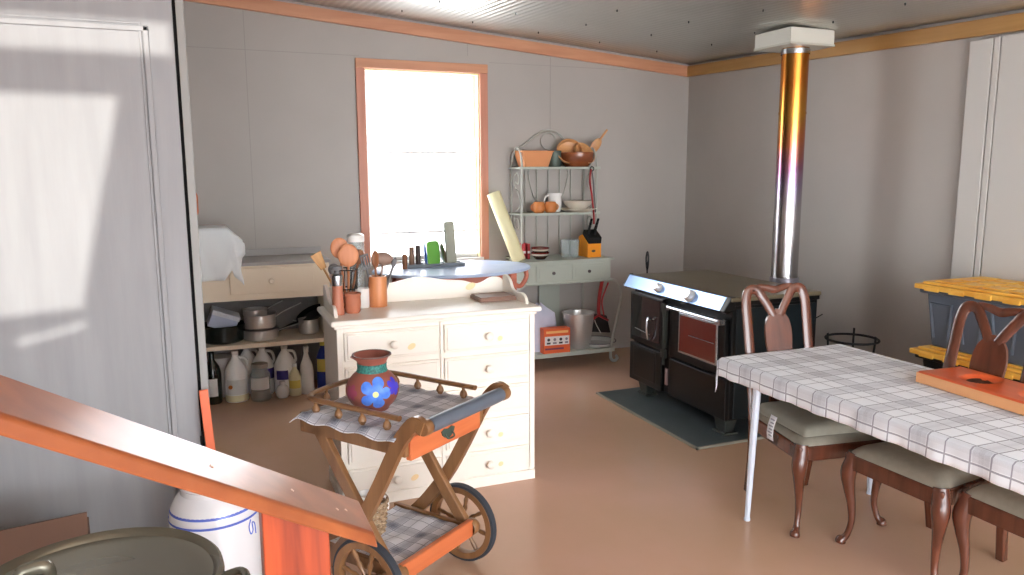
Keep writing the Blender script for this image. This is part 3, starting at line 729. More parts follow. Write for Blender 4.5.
MB().lathe([(.026,-HW+.02),(.0275,-HW+.05),(.0275,HW-.05),(.026,HW-.02)], 20, T(0,-.095,.79) @ R(pi/2,'Y')).build('push_bar', HBAR, ca)
MB().box(-HW+.02, HW-.02, .04, .068, .165, .235).build('axle_board', CORG, ca, bevel=.006, smooth=0)
MB().tube([(-HW-.05,.15,.1703),(HW+.05,.15,.1703)], .012, 12).build('axle', CART, ca)
for sx in (-1, 1): MB().lathe([(.030,0),(.034,.008),(.034,.03),(.030,.038),(0,.04)], 20, T(sx*(HW-.035), .055, .20) @ R(sx*pi/2,'Y')).build('axle_boss', CART, ca)
MB().box(-HW+.03, HW-.03, .068, .46, .182, .194).build('lower_shelf', CARTX, ca, bevel=.002, smooth=0)
for sx in (-1, 1): MB().box(sx*(HW-.03)-.010, sx*(HW-.03)+.010, .068, .46, .165, .214).build('shelf_side', CART, ca, bevel=.003, smooth=0)
for sx in (-1, 1):
    M = T(sx*(HW+.048), .15, .1703) @ R(pi/2, 'Y') @ Matrix.Scale(1.12, 4)
    wh = MB().lathe([(.118,-.015),(.140,-.016),(.142,0),(.140,.016),(.118,.015),(.114,0),(.118,-.015)], 48, M).build('wheel', CART, ca)
    MB().lathe([(.141,-.014),(.150,-.012),(.152,0),(.150,.012),(.141,.014),(.141,-.014)], 48, M).build('tyre', RUBB, wh)
    MB().lathe([(0,-.022),(.020,-.022),(.024,-.012),(.024,.012),(.020,.022),(0,.022)], 20, M).build('hub', CART, wh)
    for k in range(8):
        a = 2*pi*k/8+.2
        MB().lathe([(.005,.02),(.006,.04),(.010,.06),(.006,.075),(.009,.095),(.006,.117)], 10, M @ R(a) @ R(pi/2, 'Y')).build('spoke', CART, wh)
# cloths on the two shelves
def trolley_cloth(name, u0, u1, v0, v1, z, hang, label, amp=.003):
    m = MB()
    def f(u, v):
        cu, cv = max(u0, min(u1, u)), max(v0, min(v1, v)); d = math.hypot(u-cu, v-cv)
        zz = z + amp*math.sin(u*26+1)*math.sin(v*19) + .002*math.sin(v*60)
        if d: zz = z + .004 - d*.55 + .006*math.sin(v*40+u*20)
        return Vector((cu+(u-cu)*.85, cv+(v-cv)*.8, zz))
    us = [u0-hang+hang*i/4 for i in range(4)] + [u0+(u1-u0)*i/22 for i in range(23)] + [u1+hang*(i+1)/4 for i in range(4)]
    vs = [v0+(v1-v0)*i/26 for i in range(27)] + [v1+hang*1.3*(i+1)/4 for i in range(4)]
    m.grid(f, us, vs, lambda u, v: (u+.03, v+.05))
    o = m.build(name, CLOTH2, None, smooth=70, solid=.003)
    o.location = ca.location; o.rotation_euler = ca.rotation_euler
    tag(o, label, 'cloth', 'checked trolley cloths'); return o
trolley_cloth('trolley_cloth', -HW+.0, HW-.0, .015, LN-.03, TZ+.008, .045, 'grey checked cloth on the upper tray of the trolley, under the vase')
trolley_cloth('trolley_cloth', -HW+.045, HW-.045, .08, .44, .206, 0, 'blue-grey checked cloth on the lower shelf of the trolley', .006)

def on_cart(x, y, z):
    p = Matrix.Rotation(CA, 4, 'Z') @ Vector((x, y, 0)); return (CO[0]+p.x, CO[1]+p.y, z)
# painted clay vase
CLAY = mat('painted_clay', (152,88,74), .45, var=.12, vscale=14)
TURQ = mat('turquoise_band', (62,140,130), .5, c2=(38,88,86), vscale=120)
PETAL = mat('blue_petal', (70,120,226), .4, c2=(96,150,244), vscale=40)
FLC = mat('yellow_flower_centre', (226,232,150), .5)
MAG = mat('magenta_flower', (150,64,92), .45)
VIO = mat('violet_petal', (74,64,200), .4)
VP = cat([(.001,0),(.052,.0),(.064,.014),(.087,.04),(.099,.075),(.093,.107),(.074,.134),(.056,.151),(.052,.165),(.055,.185),(.066,.206),(.072,.212),(.068,.210),(.052,.188),(.046,.165),(.05,.15),(.06,.12),(.001,.10)], 4)
def vr(z):
    for (a, b), (c, d_) in zip(VP[5:44], VP[6:45]):
        if b <= z <= d_: return a+(c-a)*(z-b)/max(1e-6, d_-b)
    return .06
vx = on_cart(-.085, .29, TZ+.014)
va = thing('clay_vase', vx, 0, 'round red-brown clay vase painted with a blue flower on the trolley', 'vase')
va.scale = (1.02,1.02,1.02)
m = MB(); m.lathe(VP, 48)
for v in m.bm.verts:                                   # pulled spout on the left
    a = math.atan2(v.co.y, v.co.x)-math.radians(200)
    if v.co.z > .19:
        k = .016*math.exp(-(math.remainder(a, 2*pi)/.3)**2)*(v.co.z-.19)/.02
        v.co.x += k*math.cos(math.radians(200)); v.co.y += k*math.sin(math.radians(200))
m.build('body', CLAY, va, smooth=60)
MB().lathe([(vr(.150)+.0015,.148),(.0575,.150),(.0545,.160),(.0545,.170),(.0555,.178),(.053,.180)], 48).build('neck_band', TURQ, va)
def patch(cth, cz, rad, petals, mt, name, rz=1., ph=0.):
    m = MB()
    def f(r, t):
        q = rad*(r if petals == 0 else r*(.5+.5*abs(math.cos(petals*(t+ph)/2))**.5))
        dz = q*math.sin(t)*rz; z_ = cz+dz; R0 = vr(z_)+.0016
        th = cth + q*math.cos(t)/R0
        return Vector((R0*math.cos(th), R0*math.sin(th), z_))
    m.grid(f, [.02,.2,.4,.6,.8,1.], [2*pi*i/60 for i in range(61)])
    return m.build(name, mt, va, smooth=60)
fth = math.atan2(-vx[1], -vx[0]) + .10
MB().lathe([(.069,.208),(.0735,.209),(.0725,.2135),(.067,.2125)], 48).build('dark_rim', mat('dark_clay_rim', (92,66,58), .5), va)
patch(fth, .083, .060, 5, PETAL, 'painted_flower', ph=pi/2*0)
patch(fth, .083, .011, 0, FLC, 'flower_centre').scale = (1.006,1.006,1)
patch(fth+.85, .098, .034, 5, VIO, 'painted_side_flower')
patch(fth-1.0, .085, .030, 5, MAG, 'painted_side_flower')

# baskets and white jug on the lower shelf
WICK = mat('wicker', (188,164,134), .8, c2=(126,100,74), vscale=60)
def basket(x, y, z, r, h, label, rim=.006):
    b = thing('wicker_basket', (x, y, z), 0, label, 'basket')
    m = MB(); n = 26
    for k in range(int(h/.009)):
        zz = .004+.009*k; rr = r*(.82+.18*zz/h)
        m.tube([((rr+.003*(-1)**(i+k))*math.cos(2*pi*i/n), (rr+.003*(-1)**(i+k))*math.sin(2*pi*i/n), zz) for i in range(n)], .0045, 5, True)
    m.lathe([(0,.001),(r*.8,.001),(r*.8,.006),(0,.006)], 24)
    m.build('weave', WICK, b)
    MB().tube([(r*math.cos(2*pi*i/24), r*math.sin(2*pi*i/24), h) for i in range(24)], rim, 8, True).build('rim', WICK, b)
    return b
p = on_cart(-.07, .36, .222); basket(p[0], p[1], p[2], .085, .13, 'open wicker basket on the lower trolley shelf beside the crossed legs')
p = on_cart(-.07, .36, .232)
jg = thing('white_pitcher', p, 0, 'white rounded jug standing in the basket on the lower trolley shelf', 'jug')
MB().lathe([(0,0),(.04,0),(.058,.03),(.06,.07),(.048,.11),(.036,.13),(.040,.15),(.036,.15),(.03,.13),(0,.12)], 24).build('body', CERW, jg)
MB().tube(cat([(.05,0,.045),(.085,0,.07),(.08,0,.12),(.038,0,.135)], 5), .006, 8).build('handle', CERW, jg)

# ------------------------------------------------------------------ kitchen counter on the left
COUNT = mat('counter_top', (164,160,157), .35)
CABP = mat('tan_cream_paint', (246,230,206), .42)
INNER = mat('cabinet_inner_grey', (150,148,148), .6)  # plain grey for the counter's back panel
cb = thing('kitchen_counter', (-.10, 5.86, 0), 0, 'tan painted open-shelf kitchen counter with one drawer against the grey wall', 'counter cabinet')
cx0, cx1, cy0, cy1 = -1.0, .935, -.24, .235
MB().box(cx0-.0, cx1+.012, cy0-.015, cy1, 1.0, 1.022).build('worktop', COUNT, cb, bevel=.003, smooth=0)
MB().box(cx0, cx1+.012, cy1-.02, cy1, 1.022, 1.075).build('upstand', COUNT, cb, bevel=.003, smooth=0)
MB().box(cx0, cx1, cy0, cy0+.02, .755, 1.0).build('apron', CABP, cb, bevel=.002, smooth=0)
MB().box(cx0, cx1, cy0+.01, cy1-.02, .405, .435).build('shelf', CABP, cb, bevel=.003, smooth=0)
for x in (cx0+.01, cx1-.02): MB().box(x-.01, x+.02, cy0+.002, cy1, .0, 1.0).build('end_panel', CABP, cb, bevel=.002, smooth=0)
MB().box(cx0, cx1, cy1-.02, cy1-.005, 0, 1.0).build('back_panel', INNER, cb, smooth=0)
dw = MB().box(.245, .82, cy0-.016, cy0, .80, .985).build('drawer', CABP, cb, bevel=.004, smooth=0)
MB().lathe([(0,0),(.012,0),(.010,.012),(.018,.018),(.021,.026),(.014,.034),(0,.035)], 16, T(.525, cy0-.016, .89) @ R(pi/2,'X')).build('knob', CABP, dw)

# white cloth over a box on the worktop
WCL = mat('white_cotton', (246,250,252), .9)
bxo = tag(MB().box(-.30,.16,-.17,.17,0,.245).build('covered_box', mat('card_box', (196,178,150), .7), None, bevel=.004, smooth=0), 'box under a white cloth on the left end of the counter', 'box'); bxo.location = (-.02, 5.80, 1.0225)
m = MB()
def wc(u, v):
    cu, cv = max(-.305, min(.165, u)), max(-.175, min(.175, v)); du, dv = u-cu, v-cv; d = math.hypot(du, dv)
    f = .02*math.sin(u*21+v*9)*min(1, d/.1)
    if not d: return Vector((u, v, .249+.002*math.sin(u*20)))
    fl = .62 if dv > -.1 else .5
    return Vector((cu+du*fl+math.copysign(f, du) if du else cu+f*.3, cv+dv*.10-(abs(f)*.5 if dv < 0 else 0), .249-(abs(dv)+.74*abs(du) if not (du and dv) else .74*abs(du)+.80*abs(dv))))
m.grid(wc, [-.55+.03*i for i in range(30)], [-.535+.03*i for i in range(25)])
o = tag(m.build('white_cloth', WCL, None, smooth=80, solid=.003), 'white cotton cloth draped over the box on the counter', 'cloth'); o.location = (-.02, 5.80, 1.0225)
lp = thing('wooden_loop_handle', (-.085, 6.075, 1.33), 0, 'orange wooden loop hanging on the grey wall just past the door jamb', 'wooden handle')
MB().tube(roundrect(-.045,.045,-.0,.19,.044), .015, 8, True, M=R(pi/2,'X')).build('loop', CORG, lp)
MB().tube([(0,.025,.2),(0,-.02,.185)], .004, 6).build('nail', STEEL, lp)

# pans on the shelf
SZ = .4355
GREENB = mat('dark_green_enamel', (20,30,28), .25, coat=.3)
p = thing('roasting_pot', (.085, 5.83, SZ), 0, 'wide dark enamel pot at the left end of the counter shelf', 'pot')
MB().lathe([(0,0),(.135,0),(.15,.012),(.158,.12),(.164,.124),(.160,.128),(.152,.124),(.145,.02),(0,.012)], 36).build('body', GREENB, p)
for sx in (-1,1): MB().tube(cat([(sx*.156,-.04,.095),(sx*.19,-.03,.10),(sx*.19,.03,.10),(sx*.156,.04,.095)], 5), .007, 8).build('handle', GREENB, p)
p = thing('white_box', (.075, 5.80, SZ+.125), 0, 'white and pale blue lidded carton tilted in the dark enamel pot', 'box')
p.rotation_euler = (.15, .38, .1)
MB().box(-.095,.095,-.06,.06,-.02,.075).build('carton', mat('pale_blue_card', (196,204,226), .6), p, bevel=.003, smooth=0)
MB().box(-.099,.099,-.064,.064,.072,.105).build('lid', mat('white_card', (222,226,236), .6), p, bevel=.003, smooth=0)
SS = mat('pan_steel', (228,226,224), .32, .75)
def pan(x, y, z, r, h, a, hl, label, up=.25):
    p = thing('saucepan', (x, y, z), a, label, 'saucepan', 'steel saucepans on the shelf')
    MB().lathe([(0,0),(r-.012,0),(r-.002,.008),(r,.02),(r,h),(r+.004,h+.003),(r-.003,h+.001),(r-.003,.01),(0,.006)], 36).build('body', SS, p)
    MB().tube(cat([(r,0,h*.7),(r+hl*.3,0,h*.75+hl*up*.35),(r+hl,0,h*.75+hl*up)], 5), [.007]*5+[.009]*6, 8, flat=.5).build('handle', SS, p)
    return p
pan(.345, 5.80, SZ, .125, .075, -.12, .2, 'wide steel saucepan at the bottom of the pan stack')
pan(.345, 5.80, SZ+.085, .112, .10, .05, .19, 'steel saucepan nested on top of the wide one, handle pointing right', .45)
pan(.315, 5.82, SZ+.17, .085, .05, .3, .13, 'small steel pan sitting in the top of the pan stack', .4)
pan(.70, 5.86, SZ, .075, .11, 2.6, .05, 'narrow steel pot right of the pan stack beside the dresser')
p = thing('frying_pan', (.735, 5.90, SZ+.118), 0, 'black frying pan propped on the narrow steel pot', 'frying pan'); p.rotation_euler = (.1, -.5, .2)
MB().lathe([(0,0),(.09,0),(.118,.035),(.114,.035),(.088,.006),(0,.006)], 32).build('body', ENAM, p)
MB().tube(cat([(-.11,0,.03),(-.18,0,.05),(-.27,0,.055)], 4), .010, 8, flat=.6).build('handle', ENAM, p)

# bottles on the floor under the counter
JUGW = mat('milky_plastic', (252,252,250), .4, alpha=1)
JUGL = mat('paper_label', (226,226,222), .6)
AMB = mat('yellow_liquid', (236,228,188), .35)
GBOT = mat('dark_green_bottle', (14,28,20), .12, coat=.4)
PURP = mat('purple_label', (74,62,140), .5)
BLUE = mat('blue_label', (40,60,150), .5)
YELL = mat('yellow_label', (234,214,110), .5)
def bottle(name, x, y, prof, mt, label, c='bottle', cap=None, capm=None, lab=None, labm=None, rz=0, seg=28, flat=1., grp=None):
    b = thing(name, (x, y, .001), rz, label, c, grp)
    MB().lathe(prof, seg, I4, 1, flat).build('body', mt, b)
    if cap: MB().lathe([(0,cap[1]),(cap[0],cap[1]),(cap[0],cap[2]),(0,cap[2]+.002)], 20).build('cap', capm or CERW, b)
    if lab:
        r, z0, z1, a0, a1 = lab; m = MB()
        m.grid(lambda a, z: Vector((r*math.cos(a), flat*r*math.sin(a), z)), [math.radians(a0+(a1-a0)*i/14) for i in range(15)], [z0, (z0+z1)/2, z1])
        m.build('label', labm or JUGL, b, smooth=60)
    return b
JP = [(0,0),(.072,0),(.080,.01),(.081,.205),(.077,.232),(.056,.275),(.030,.318),(.022,.33),(.022,.345),(0,.346)]
LJ = [(r, z) for r, z in JP]
bottle('dark_bottle', -.005, 5.74, [(0,0),(.055,0),(.06,.012),(.06,.22),(.05,.27),(.02,.32),(.017,.37),(0,.37)], GBOT, 'dark green bottle with a white label at the left end under the counter', cap=(.019,.37,.395), capm=BLACK, lab=(.0608,.06,.19,200,300))
b = bottle('white_tub', .075, 5.92, [(0,0),(.068,0),(.075,.012),(.082,.27),(.078,.28),(0,.28)], CERW, 'white plastic tub with a flat lid behind the leftmost bottles', 'tub', cap=(.088,.275,.30))
def jug(x, y, label, lab, labm, rz=0, liquid=None, extra=None):
    b = bottle('plastic_jug', x, y, JP, JUGW, label, 'jug', cap=(.025,.345,.37), lab=(.0818,)+lab, labm=labm, rz=rz, flat=.9, grp='plastic jugs under the counter')
    MB().tube(cat([(.062,0,.22),(.085,0,.25),(.07,0,.31),(.024,0,.325)], 5), .010, 8).build('handle', JUGW, b)
    if liquid: MB().lathe([(.0725,.002),(.0812,.010),(.0816,.055)], 28, I4, 1, .9).build('contents', liquid, b)
    if extra: MB().lathe([(0,0),(.015,0),(.015,.001),(0,.001)], 14, T(-.045,-.067,.12) @ R(pi/2,'X') @ R(.0)).build('picture', extra, b)
    return b
jug(.155, 5.735, 'milky white jug with honey-coloured liquid at the bottom and a paper label', (.06,.17,215,325), JUGL, 0, AMB, mat('sunflower_picture', (190,110,40), .6))
jug(.245, 5.93, 'plain milky jug standing behind the honey-coloured one', (.08,.15,230,310), JUGL, .3)
jug(.35, 5.86, 'tall clear-white jug behind the glass jar with a purple label edge', (.12,.20,270,350), PURP, .1)
jug(.505, 5.80, 'white jug with a purple label under the right of the pan stack', (.12,.19,205,270), PURP, .2)
jr = bottle('glass_jar', .318, 5.69, [(0,0),(.066,0),(.072,.01),(.072,.19),(.055,.225),(.055,.25),(.052,.25),(.052,.222),(.068,.188),(.068,.012),(0,.008)], CLEAR, 'clear glass jar with a white label and brown dregs in front of the jugs', 'jar', cap=(.058,.245,.272), capm=mat('tin_lid', (170,164,150), .4, .6), lab=(.0728,.09,.18,200,320))
MB().lathe([(0,.009),(.067,.012),(.067,.075),(0,.076)], 28).build('contents', mat('brown_dregs', (150,124,110), .5), jr)
bottle('round_bottle', .47, 5.69, [(0,0),(.035,0),(.048,.02),(.05,.05),(.04,.08),(.02,.095),(.02,.11),(0,.11)], CERW, 'small round white bottle in front of the purple-label jug', cap=(.021,.108,.122))
bottle('yellow_bottle', .565, 5.715, [(0,0),(.042,0),(.045,.01),(.045,.14),(.03,.18),(.016,.20),(.016,.22),(0,.22)], AMB, 'pale yellow bottle between the purple-label jug and the spray bottle', cap=(.018,.218,.24), lab=(.0458,.06,.12,200,320), labm=YELL)
sb = bottle('spray_bottle', .655, 5.74, [(0,0),(.048,0),(.052,.01),(.052,.17),(.045,.22),(.028,.26),(.016,.30),(.016,.32),(0,.32)], CERW, 'white spray bottle near the right end under the counter', lab=(.0528,.05,.16,200,330))
MB().box(-.018,.018,-.03,.02,.318,.36).box(-.008,.008,-.06,-.03,.34,.356).tube(cat([(0,-.02,.33),(0,-.045,.31),(0,-.04,.285)], 4), .005, 6).build('trigger', CERW, sb, bevel=.003)
bottle('blue_bottle', .79, 5.82, [(0,0),(.045,0),(.05,.01),(.05,.24),(.03,.30),(.018,.32),(.018,.34),(0,.34)], BLUE, 'blue bottle with yellow patches beside the dresser side', cap=(.02,.338,.365), capm=YELL, lab=(.0508,.14,.24,200,300), labm=YELL)
cn = thing('glass_canister', (.735, 3.985, ZD), 0, 'tall clear glass canister with a white lid standing behind the wooden spoons', 'canister')
MB().lathe([(0,0),(.040,0),(.043,.008),(.043,.33),(.040,.34),(.037,.335),(.039,.325),(.039,.01),(0,.006)], 28).build('body', CLEAR, cn)
MB().lathe([(0,.336),(.044,.336),(.045,.342),(.044,.37),(.03,.38),(0,.381)], 24).build('lid', CERW, cn)

# ------------------------------------------------------------------ blue oval table under the window
BLUET = mat('blue_gloss_paint', (198,218,250), .32)
REDW = wood('red_brown_wood', (196,112,88), (164,86,66), 0, 9, .45)
bt = thing('oval_table', (1.65, 5.19, 0), 0, 'small oval table with a glossy pale blue top and red-brown legs under the window', 'table')
MB().lathe([(0,.948),(.985,.948),(1,.954),(1,.964),(.985,.97),(0,.97)], 72, I4, .58, .43).build('table_top', BLUET, bt)
m = MB()
for y in (-.22,.22): m.box(-.36,.36,y-.012,y+.012,.85,.948)
for x in (-.36,.36): m.box(x-.012,x+.012,-.22,.22,.85,.948)
m.build('apron', REDW, bt, bevel=.003, smooth=0)
for sx in (-1, 1):
    for sy in (-1, 1): MB().frustum((sx*.37-.016,sx*.37+.016,sy*.23-.016,sy*.23+.016), (sx*.37-.024,sx*.37+.024,sy*.23-.024,sy*.23+.024), 0, .948).build('leg', REDW, bt, bevel=.004, smooth=0)
MB().tube(cat([(.37,-.23,.86),(.43,-.23,.84),(.48,-.22,.90),(.48,-.21,.947)], 5), .017, 8).build('bracket', REDW, bt)
TZB = .9705
DRK = mat('grey_rack', (120,128,136), .4)
tr = thing('drying_rack', (1.545, 5.30, TZB), 0, 'low grey slotted drying rack on the blue table holding boards and plates on edge', 'dish rack')
m = MB().box(-.215,.215,-.06,.06,0,.012).box(-.215,.215,-.06,-.052,.012,.026).box(-.215,.215,.052,.06,.012,.026)
for k in range(14): m.box(-.205+.0315*k, -.197+.0315*k, -.05, .05, .012, .022)
m.build('tray', DRK, tr, bevel=.002, smooth=0)
def peg(x, h, r, mt, label): 
    tag(MB().lathe([(0,0),(r,0),(r,.004),(r*.97,h-.004),(r*.85,h),(0,h)], 20).build('spice_tube', mt), label, 'tube', 'little tubes on the drying rack').location = (x+.03, 5.30 if x > 1.31 else 5.23, TZB+(.0125 if x > 1.31 else 0))
peg(1.275, .105, .018, SPOON2, 'short brown tube standing alone left of the drying rack')
tag(bpy.data.objects['spice_tube'], 'shortest brown tube, standing left of the drying rack on the blue table', 'tube')
peg(1.345, .135, .020, mat('brown_tube', (130,100,80), .5), 'brown tube left of the dark one in the drying rack')
peg(1.392, .145, .019, mat('dark_tube', (84,72,68), .5), 'dark tube standing beside the blue plate in the drying rack')
pl = tag(MB().lathe([(0,0),(.06,0),(.085,.012),(.086,.016),(.06,.006),(0,.006)], 40).build('blue_plate', mat('blue_plate_glaze', (70,130,230), .25)), 'bright blue plate standing on edge in the drying rack', 'plate')
pl.location = (1.465, 5.295, TZB+.10); pl.rotation_euler = (0, pi/2-.06, -.22)
gb = tag(MB().prism(roundrect(-.055,.055,0,.175,.03), -.005, .005, R(pi/2,'X')).build('cutting_board', mat('green_plastic', (120,190,84), .35), None, bevel=.002, smooth=30), 'bright green rounded cutting board standing in the drying rack', 'board')
gb.location = (1.535, 5.28, TZB+.0125); gb.rotation_euler = (-.08, 0, .35)
wp = tag(MB().lathe([(0,0),(.05,0),(.075,.014),(.076,.018),(.05,.006),(0,.006)], 40).build('brown_plate', mat('brown_glaze', (104,88,70), .3)), 'brown plate standing on edge between the green board and the tall slab', 'plate')
wp.location = (1.595, 5.30, TZB+.092); wp.rotation_euler = (0, pi/2-.2, -.05)
gs = tag(MB().prism(roundrect(-.042,.042,0,.31,.018), -.008, .008, R(pi/2,'X')).build('tall_board', mat('grey_green_slab', (166,166,148), .5), None, bevel=.003, smooth=30), 'tall grey-green board standing upright at the right end of the drying rack', 'board')
gs.location = (1.675, 5.30, TZB+.0125); gs.rotation_euler = (-.06, -.03, .25)

# ------------------------------------------------------------------ bakers rack by the window
SAGE = mat('sage_paint', (180,186,175), .5)
WIRE = mat('grey_green_iron', (176,176,168), .45)
rk = thing('bakers_rack', (2.79, 5.85, 0), 0, 'sage green bakers rack with curled iron sides, two drawers and open shelves', 'rack')
fy, by = 0., .235
for sx in (-1, 1):
    MB().tube([(sx*.35, fy, .92), (sx*.35, fy, 1.68)], .011, 10).build('post', WIRE, rk)
    MB().tube([(sx*.35, by, .0), (sx*.35, by, 1.70)], .011, 10).build('post', WIRE, rk)
    # curl from front post over to the back post, with side scrolls
    MB().tube(cat([(sx*.35,fy,1.62),(sx*.35,fy,1.70),(sx*.35,.03,1.80),(sx*.35,.10,1.85),(sx*.35,.17,1.81),(sx*.35,by,1.70)], 6), .010, 8).build('side_arch', WIRE, rk)
    for zz in (1.58, 1.20):
        MB().tube([(sx*.35, .105+q[0], zz+q[1]) for q in arc(0,0,.085,-100,330,22,.025)], .006, 6).build('side_scroll', WIRE, rk)
    MB().tube(cat([(sx*.35,.10,1.50),(sx*.35,.03,1.38),(sx*.35,.16,1.28),(sx*.35,.12,1.0),(sx*.35,.10,.93)], 6), .006, 6).build('side_curl', WIRE, rk)
    # swept front legs with scroll feet
    MB().tube([(sx*x, -.20, z) for x, z in cat([(.37,.735),(.44,.715),(.495,.62),(.475,.46),(.43,.27),(.405,.13),(.40,.06),(.415,.022),(.447,.013),(.468,.035),(.455,.058)], 6)], .013, 10).build('leg', WIRE, rk)
# arched back with loops and bars
MB().tube(cat([(-.35,by,1.68),(-.34,by,1.80),(-.29,by,1.84),(-.20,by,1.90),(-.08,by,1.985),(.0,by,2.0),(.08,by,1.985),(.20,by,1.90),(.29,by,1.84),(.34,by,1.80),(.35,by,1.68)], 6), .010, 8).build('back_arch', WIRE, rk)
MB().tube([(.072*math.cos(2*pi*i/24), by, 1.91+.072*math.sin(2*pi*i/24)) for i in range(24)], .006, 6, True).build('arch_loop', WIRE, rk)
for sx in (-1, 1):
    MB().tube([(sx*.235+q[0], by, 1.765+q[1]) for q in arc(0,0,.08,-30,300,22,.05)], .006, 6).build('arch_scroll', WIRE, rk)
    MB().tube([(sx*x, by, z) for x, z in cat([(.0,1.80),(.10,1.80),(.16,1.70),(.19,1.62),(.13,1.42),(.02,1.34)], 6)], .006, 6).build('back_curl', WIRE, rk)
for x in (-.22, -.11, 0, .11, .22): MB().tube([(x, by, .93), (x, by, 1.68 if x else 1.84)], .007, 8).build('back_bar', WIRE, rk)
for nm, z in (('upper_shelf', 1.68), ('middle_shelf', 1.295)):
    m = MB().box(-.375,.375,fy-.012,by+.012,z-.006,z+.006).box(-.38,.38,fy-.016,fy-.006,z-.012,z+.010)
    m.build(nm, SAGE, rk, bevel=.002, smooth=0)
MB().box(-.41,.41,-.225,.225,.905,.922).build('worktop', SAGE, rk, bevel=.004, smooth=0)
MB().box(-.385,.385,-.205,.22,.735,.905).build('drawer_case', SAGE, rk, bevel=.003, smooth=0)
MB().box(-.40,.40,-.215,.225,.722,.738).build('case_moulding', SAGE, rk, bevel=.004, smooth=0)
KN = mat('dark_pewter', (96,86,84), .35, .8)
for sx in (-1, 1):
    dw = MB().box(sx*.165-.15, sx*.165+.15, -.215, -.204, .755, .885).box(sx*.165-.125, sx*.165+.125, -.219, -.214, .775, .865).build('drawer', SAGE, rk, bevel=.003, smooth=0)
    MB().lathe([(0,0),(.007,0),(.006,.010),(.014,.016),(.013,.024),(0,.028)], 16, T(sx*.165, -.219, .82) @ R(pi/2,'X')).build('knob', KN, dw)
m = MB().box(-.43,.43,-.205,.22,.110,.130).box(-.435,.435,-.212,-.20,.10,.135)
m.build('lower_shelf', SAGE, rk, bevel=.003, smooth=0)
MB().box(-.10,.10,.205,.22,.13,.73).build('back_slat', SAGE, rk, smooth=0)

RX, RY = 2.79, 5.85
ZU, ZM, ZC, ZL = 1.6865, 1.3015, .9225, .1305
OCER = mat('orange_planter_glaze', (222,150,98), .45)
p = thing('orange_planter', (2.585, 5.945, ZU), 0, 'orange tapered planter box at the left of the top rack shelf', 'planter')
m = MB(); m.frustum((-.105,.105,-.075,.075), (-.142,.142,-.095,.095), 0, .13)
m.build('body', OCER, p, bevel=.006, smooth=0); MB().box(-.147,.147,-.10,.10,.125,.137).build('rim', OCER, p, bevel=.004, smooth=0)
p = thing('green_tin', (2.80, 5.985, ZU), 0, 'small dark grey-green tin between the planter and the wooden bowl', 'tin')
MB().lathe([(0,0),(.055,0),(.057,.004),(.057,.125),(.06,.128),(.06,.14),(0,.143)], 24).build('body', mat('grey_green_tin', (96,110,102), .5, .3), p)
BOWLW = wood('bowl_wood', (150,84,48), (112,58,32), 0, 8, .25, coat=.4)
BOWLT = wood('tan_bowl_wood', (220,166,112), (192,134,84), 0, 8, .35)
def wbowl(x, y, z, r, h, mt, label, rot=(0,0,0)):
    p = thing('wooden_bowl', (x, y, z), 0, label, 'bowl', 'wooden bowls on the top rack shelf'); p.rotation_euler = rot
    MB().lathe([(0,0),(r*.62,0),(r*.7,h*.05),(r*.93,h*.4),(r,h*.85),(r*.985,h),(r*.93,h*.98),(r*.86,h*.4),(r*.6,h*.12),(0,h*.10)], 40).build('body', mt, p)
wbowl(3.0, 5.955, ZU, .150, .125, BOWLW, 'large dark wooden bowl on the right of the top rack shelf')
wbowl(2.93, 5.975, ZU+.115, .115, .06, BOWLT, 'tan wooden bowl tilted on its side in the left of the large bowl', (1.15, 0, -.25))
wbowl(3.035, 5.935, ZU+.095, .105, .055, BOWLT, 'smaller wooden bowl tilted in the right of the large bowl', (1.0, 0, .35))
p = thing('wooden_paddle', (3.10, 5.96, ZU+.08), 0, 'pale wooden paddle spoon sticking up right out of the large bowl', 'spoon'); p.rotation_euler = (.15, .62, 0)
MB().lathe([(max(0,math.sin(pi*i/10)), -math.cos(pi*i/10)*.075) for i in range(11)], 20, T(0,0,.13), .042, .009).tube([(0,0,.17),(0,0,.30)], .010, 8).build('paddle', BOWLT, p)
OCUP = mat('orange_cup_glaze', (206,128,70), .4)
def cup(x, label, side):
    p = thing('orange_mug', (x, 5.90, ZM), 0, label, 'mug', 'round orange mugs on the middle rack shelf')
    MB().lathe(cat([(.001,0),(.034,.001),(.050,.018),(.056,.045),(.051,.074),(.044,.092),(.041,.090),(.05,.045),(.04,.012),(.001,.01)], 4), 28).build('body', OCUP, p)
    MB().tube([(side*(.05+q[0]*.9), 0, .05+q[1]) for q in arc(0,0,.024,-80,80,8)], .006, 6).build('handle', OCUP, p)
cup(2.615, 'left round orange mug on the middle rack shelf, handle to the left', -1)
cup(2.725, 'right round orange mug on the middle rack shelf, just before the white jug', 1)
p = thing('white_jug', (2.80, 5.975, ZM), 0, 'white jug with a handle on the middle rack shelf behind the orange mug', 'jug')
MB().lathe([(0,0),(.045,0),(.055,.02),(.062,.08),(.058,.13),(.066,.165),(.061,.165),(.052,.13),(.05,.03),(0,.02)], 28).build('body', CERW, p)
MB().tube(cat([(-.058,-.01,.05),(-.10,-.01,.08),(-.095,-.01,.13),(-.06,-.01,.15)], 5), .007, 8).build('handle', CERW, p)
CREMC = mat('cream_ceramic', (214,206,190), .3)
tag(MB().lathe([(0,0),(.10,0),(.155,.022),(.165,.03),(.163,.034),(.10,.010),(0,.008)], 40).build('cream_plate', CREMC), 'cream plate under the bowl on the middle rack shelf', 'plate').location = (3.0, 5.93, ZM)
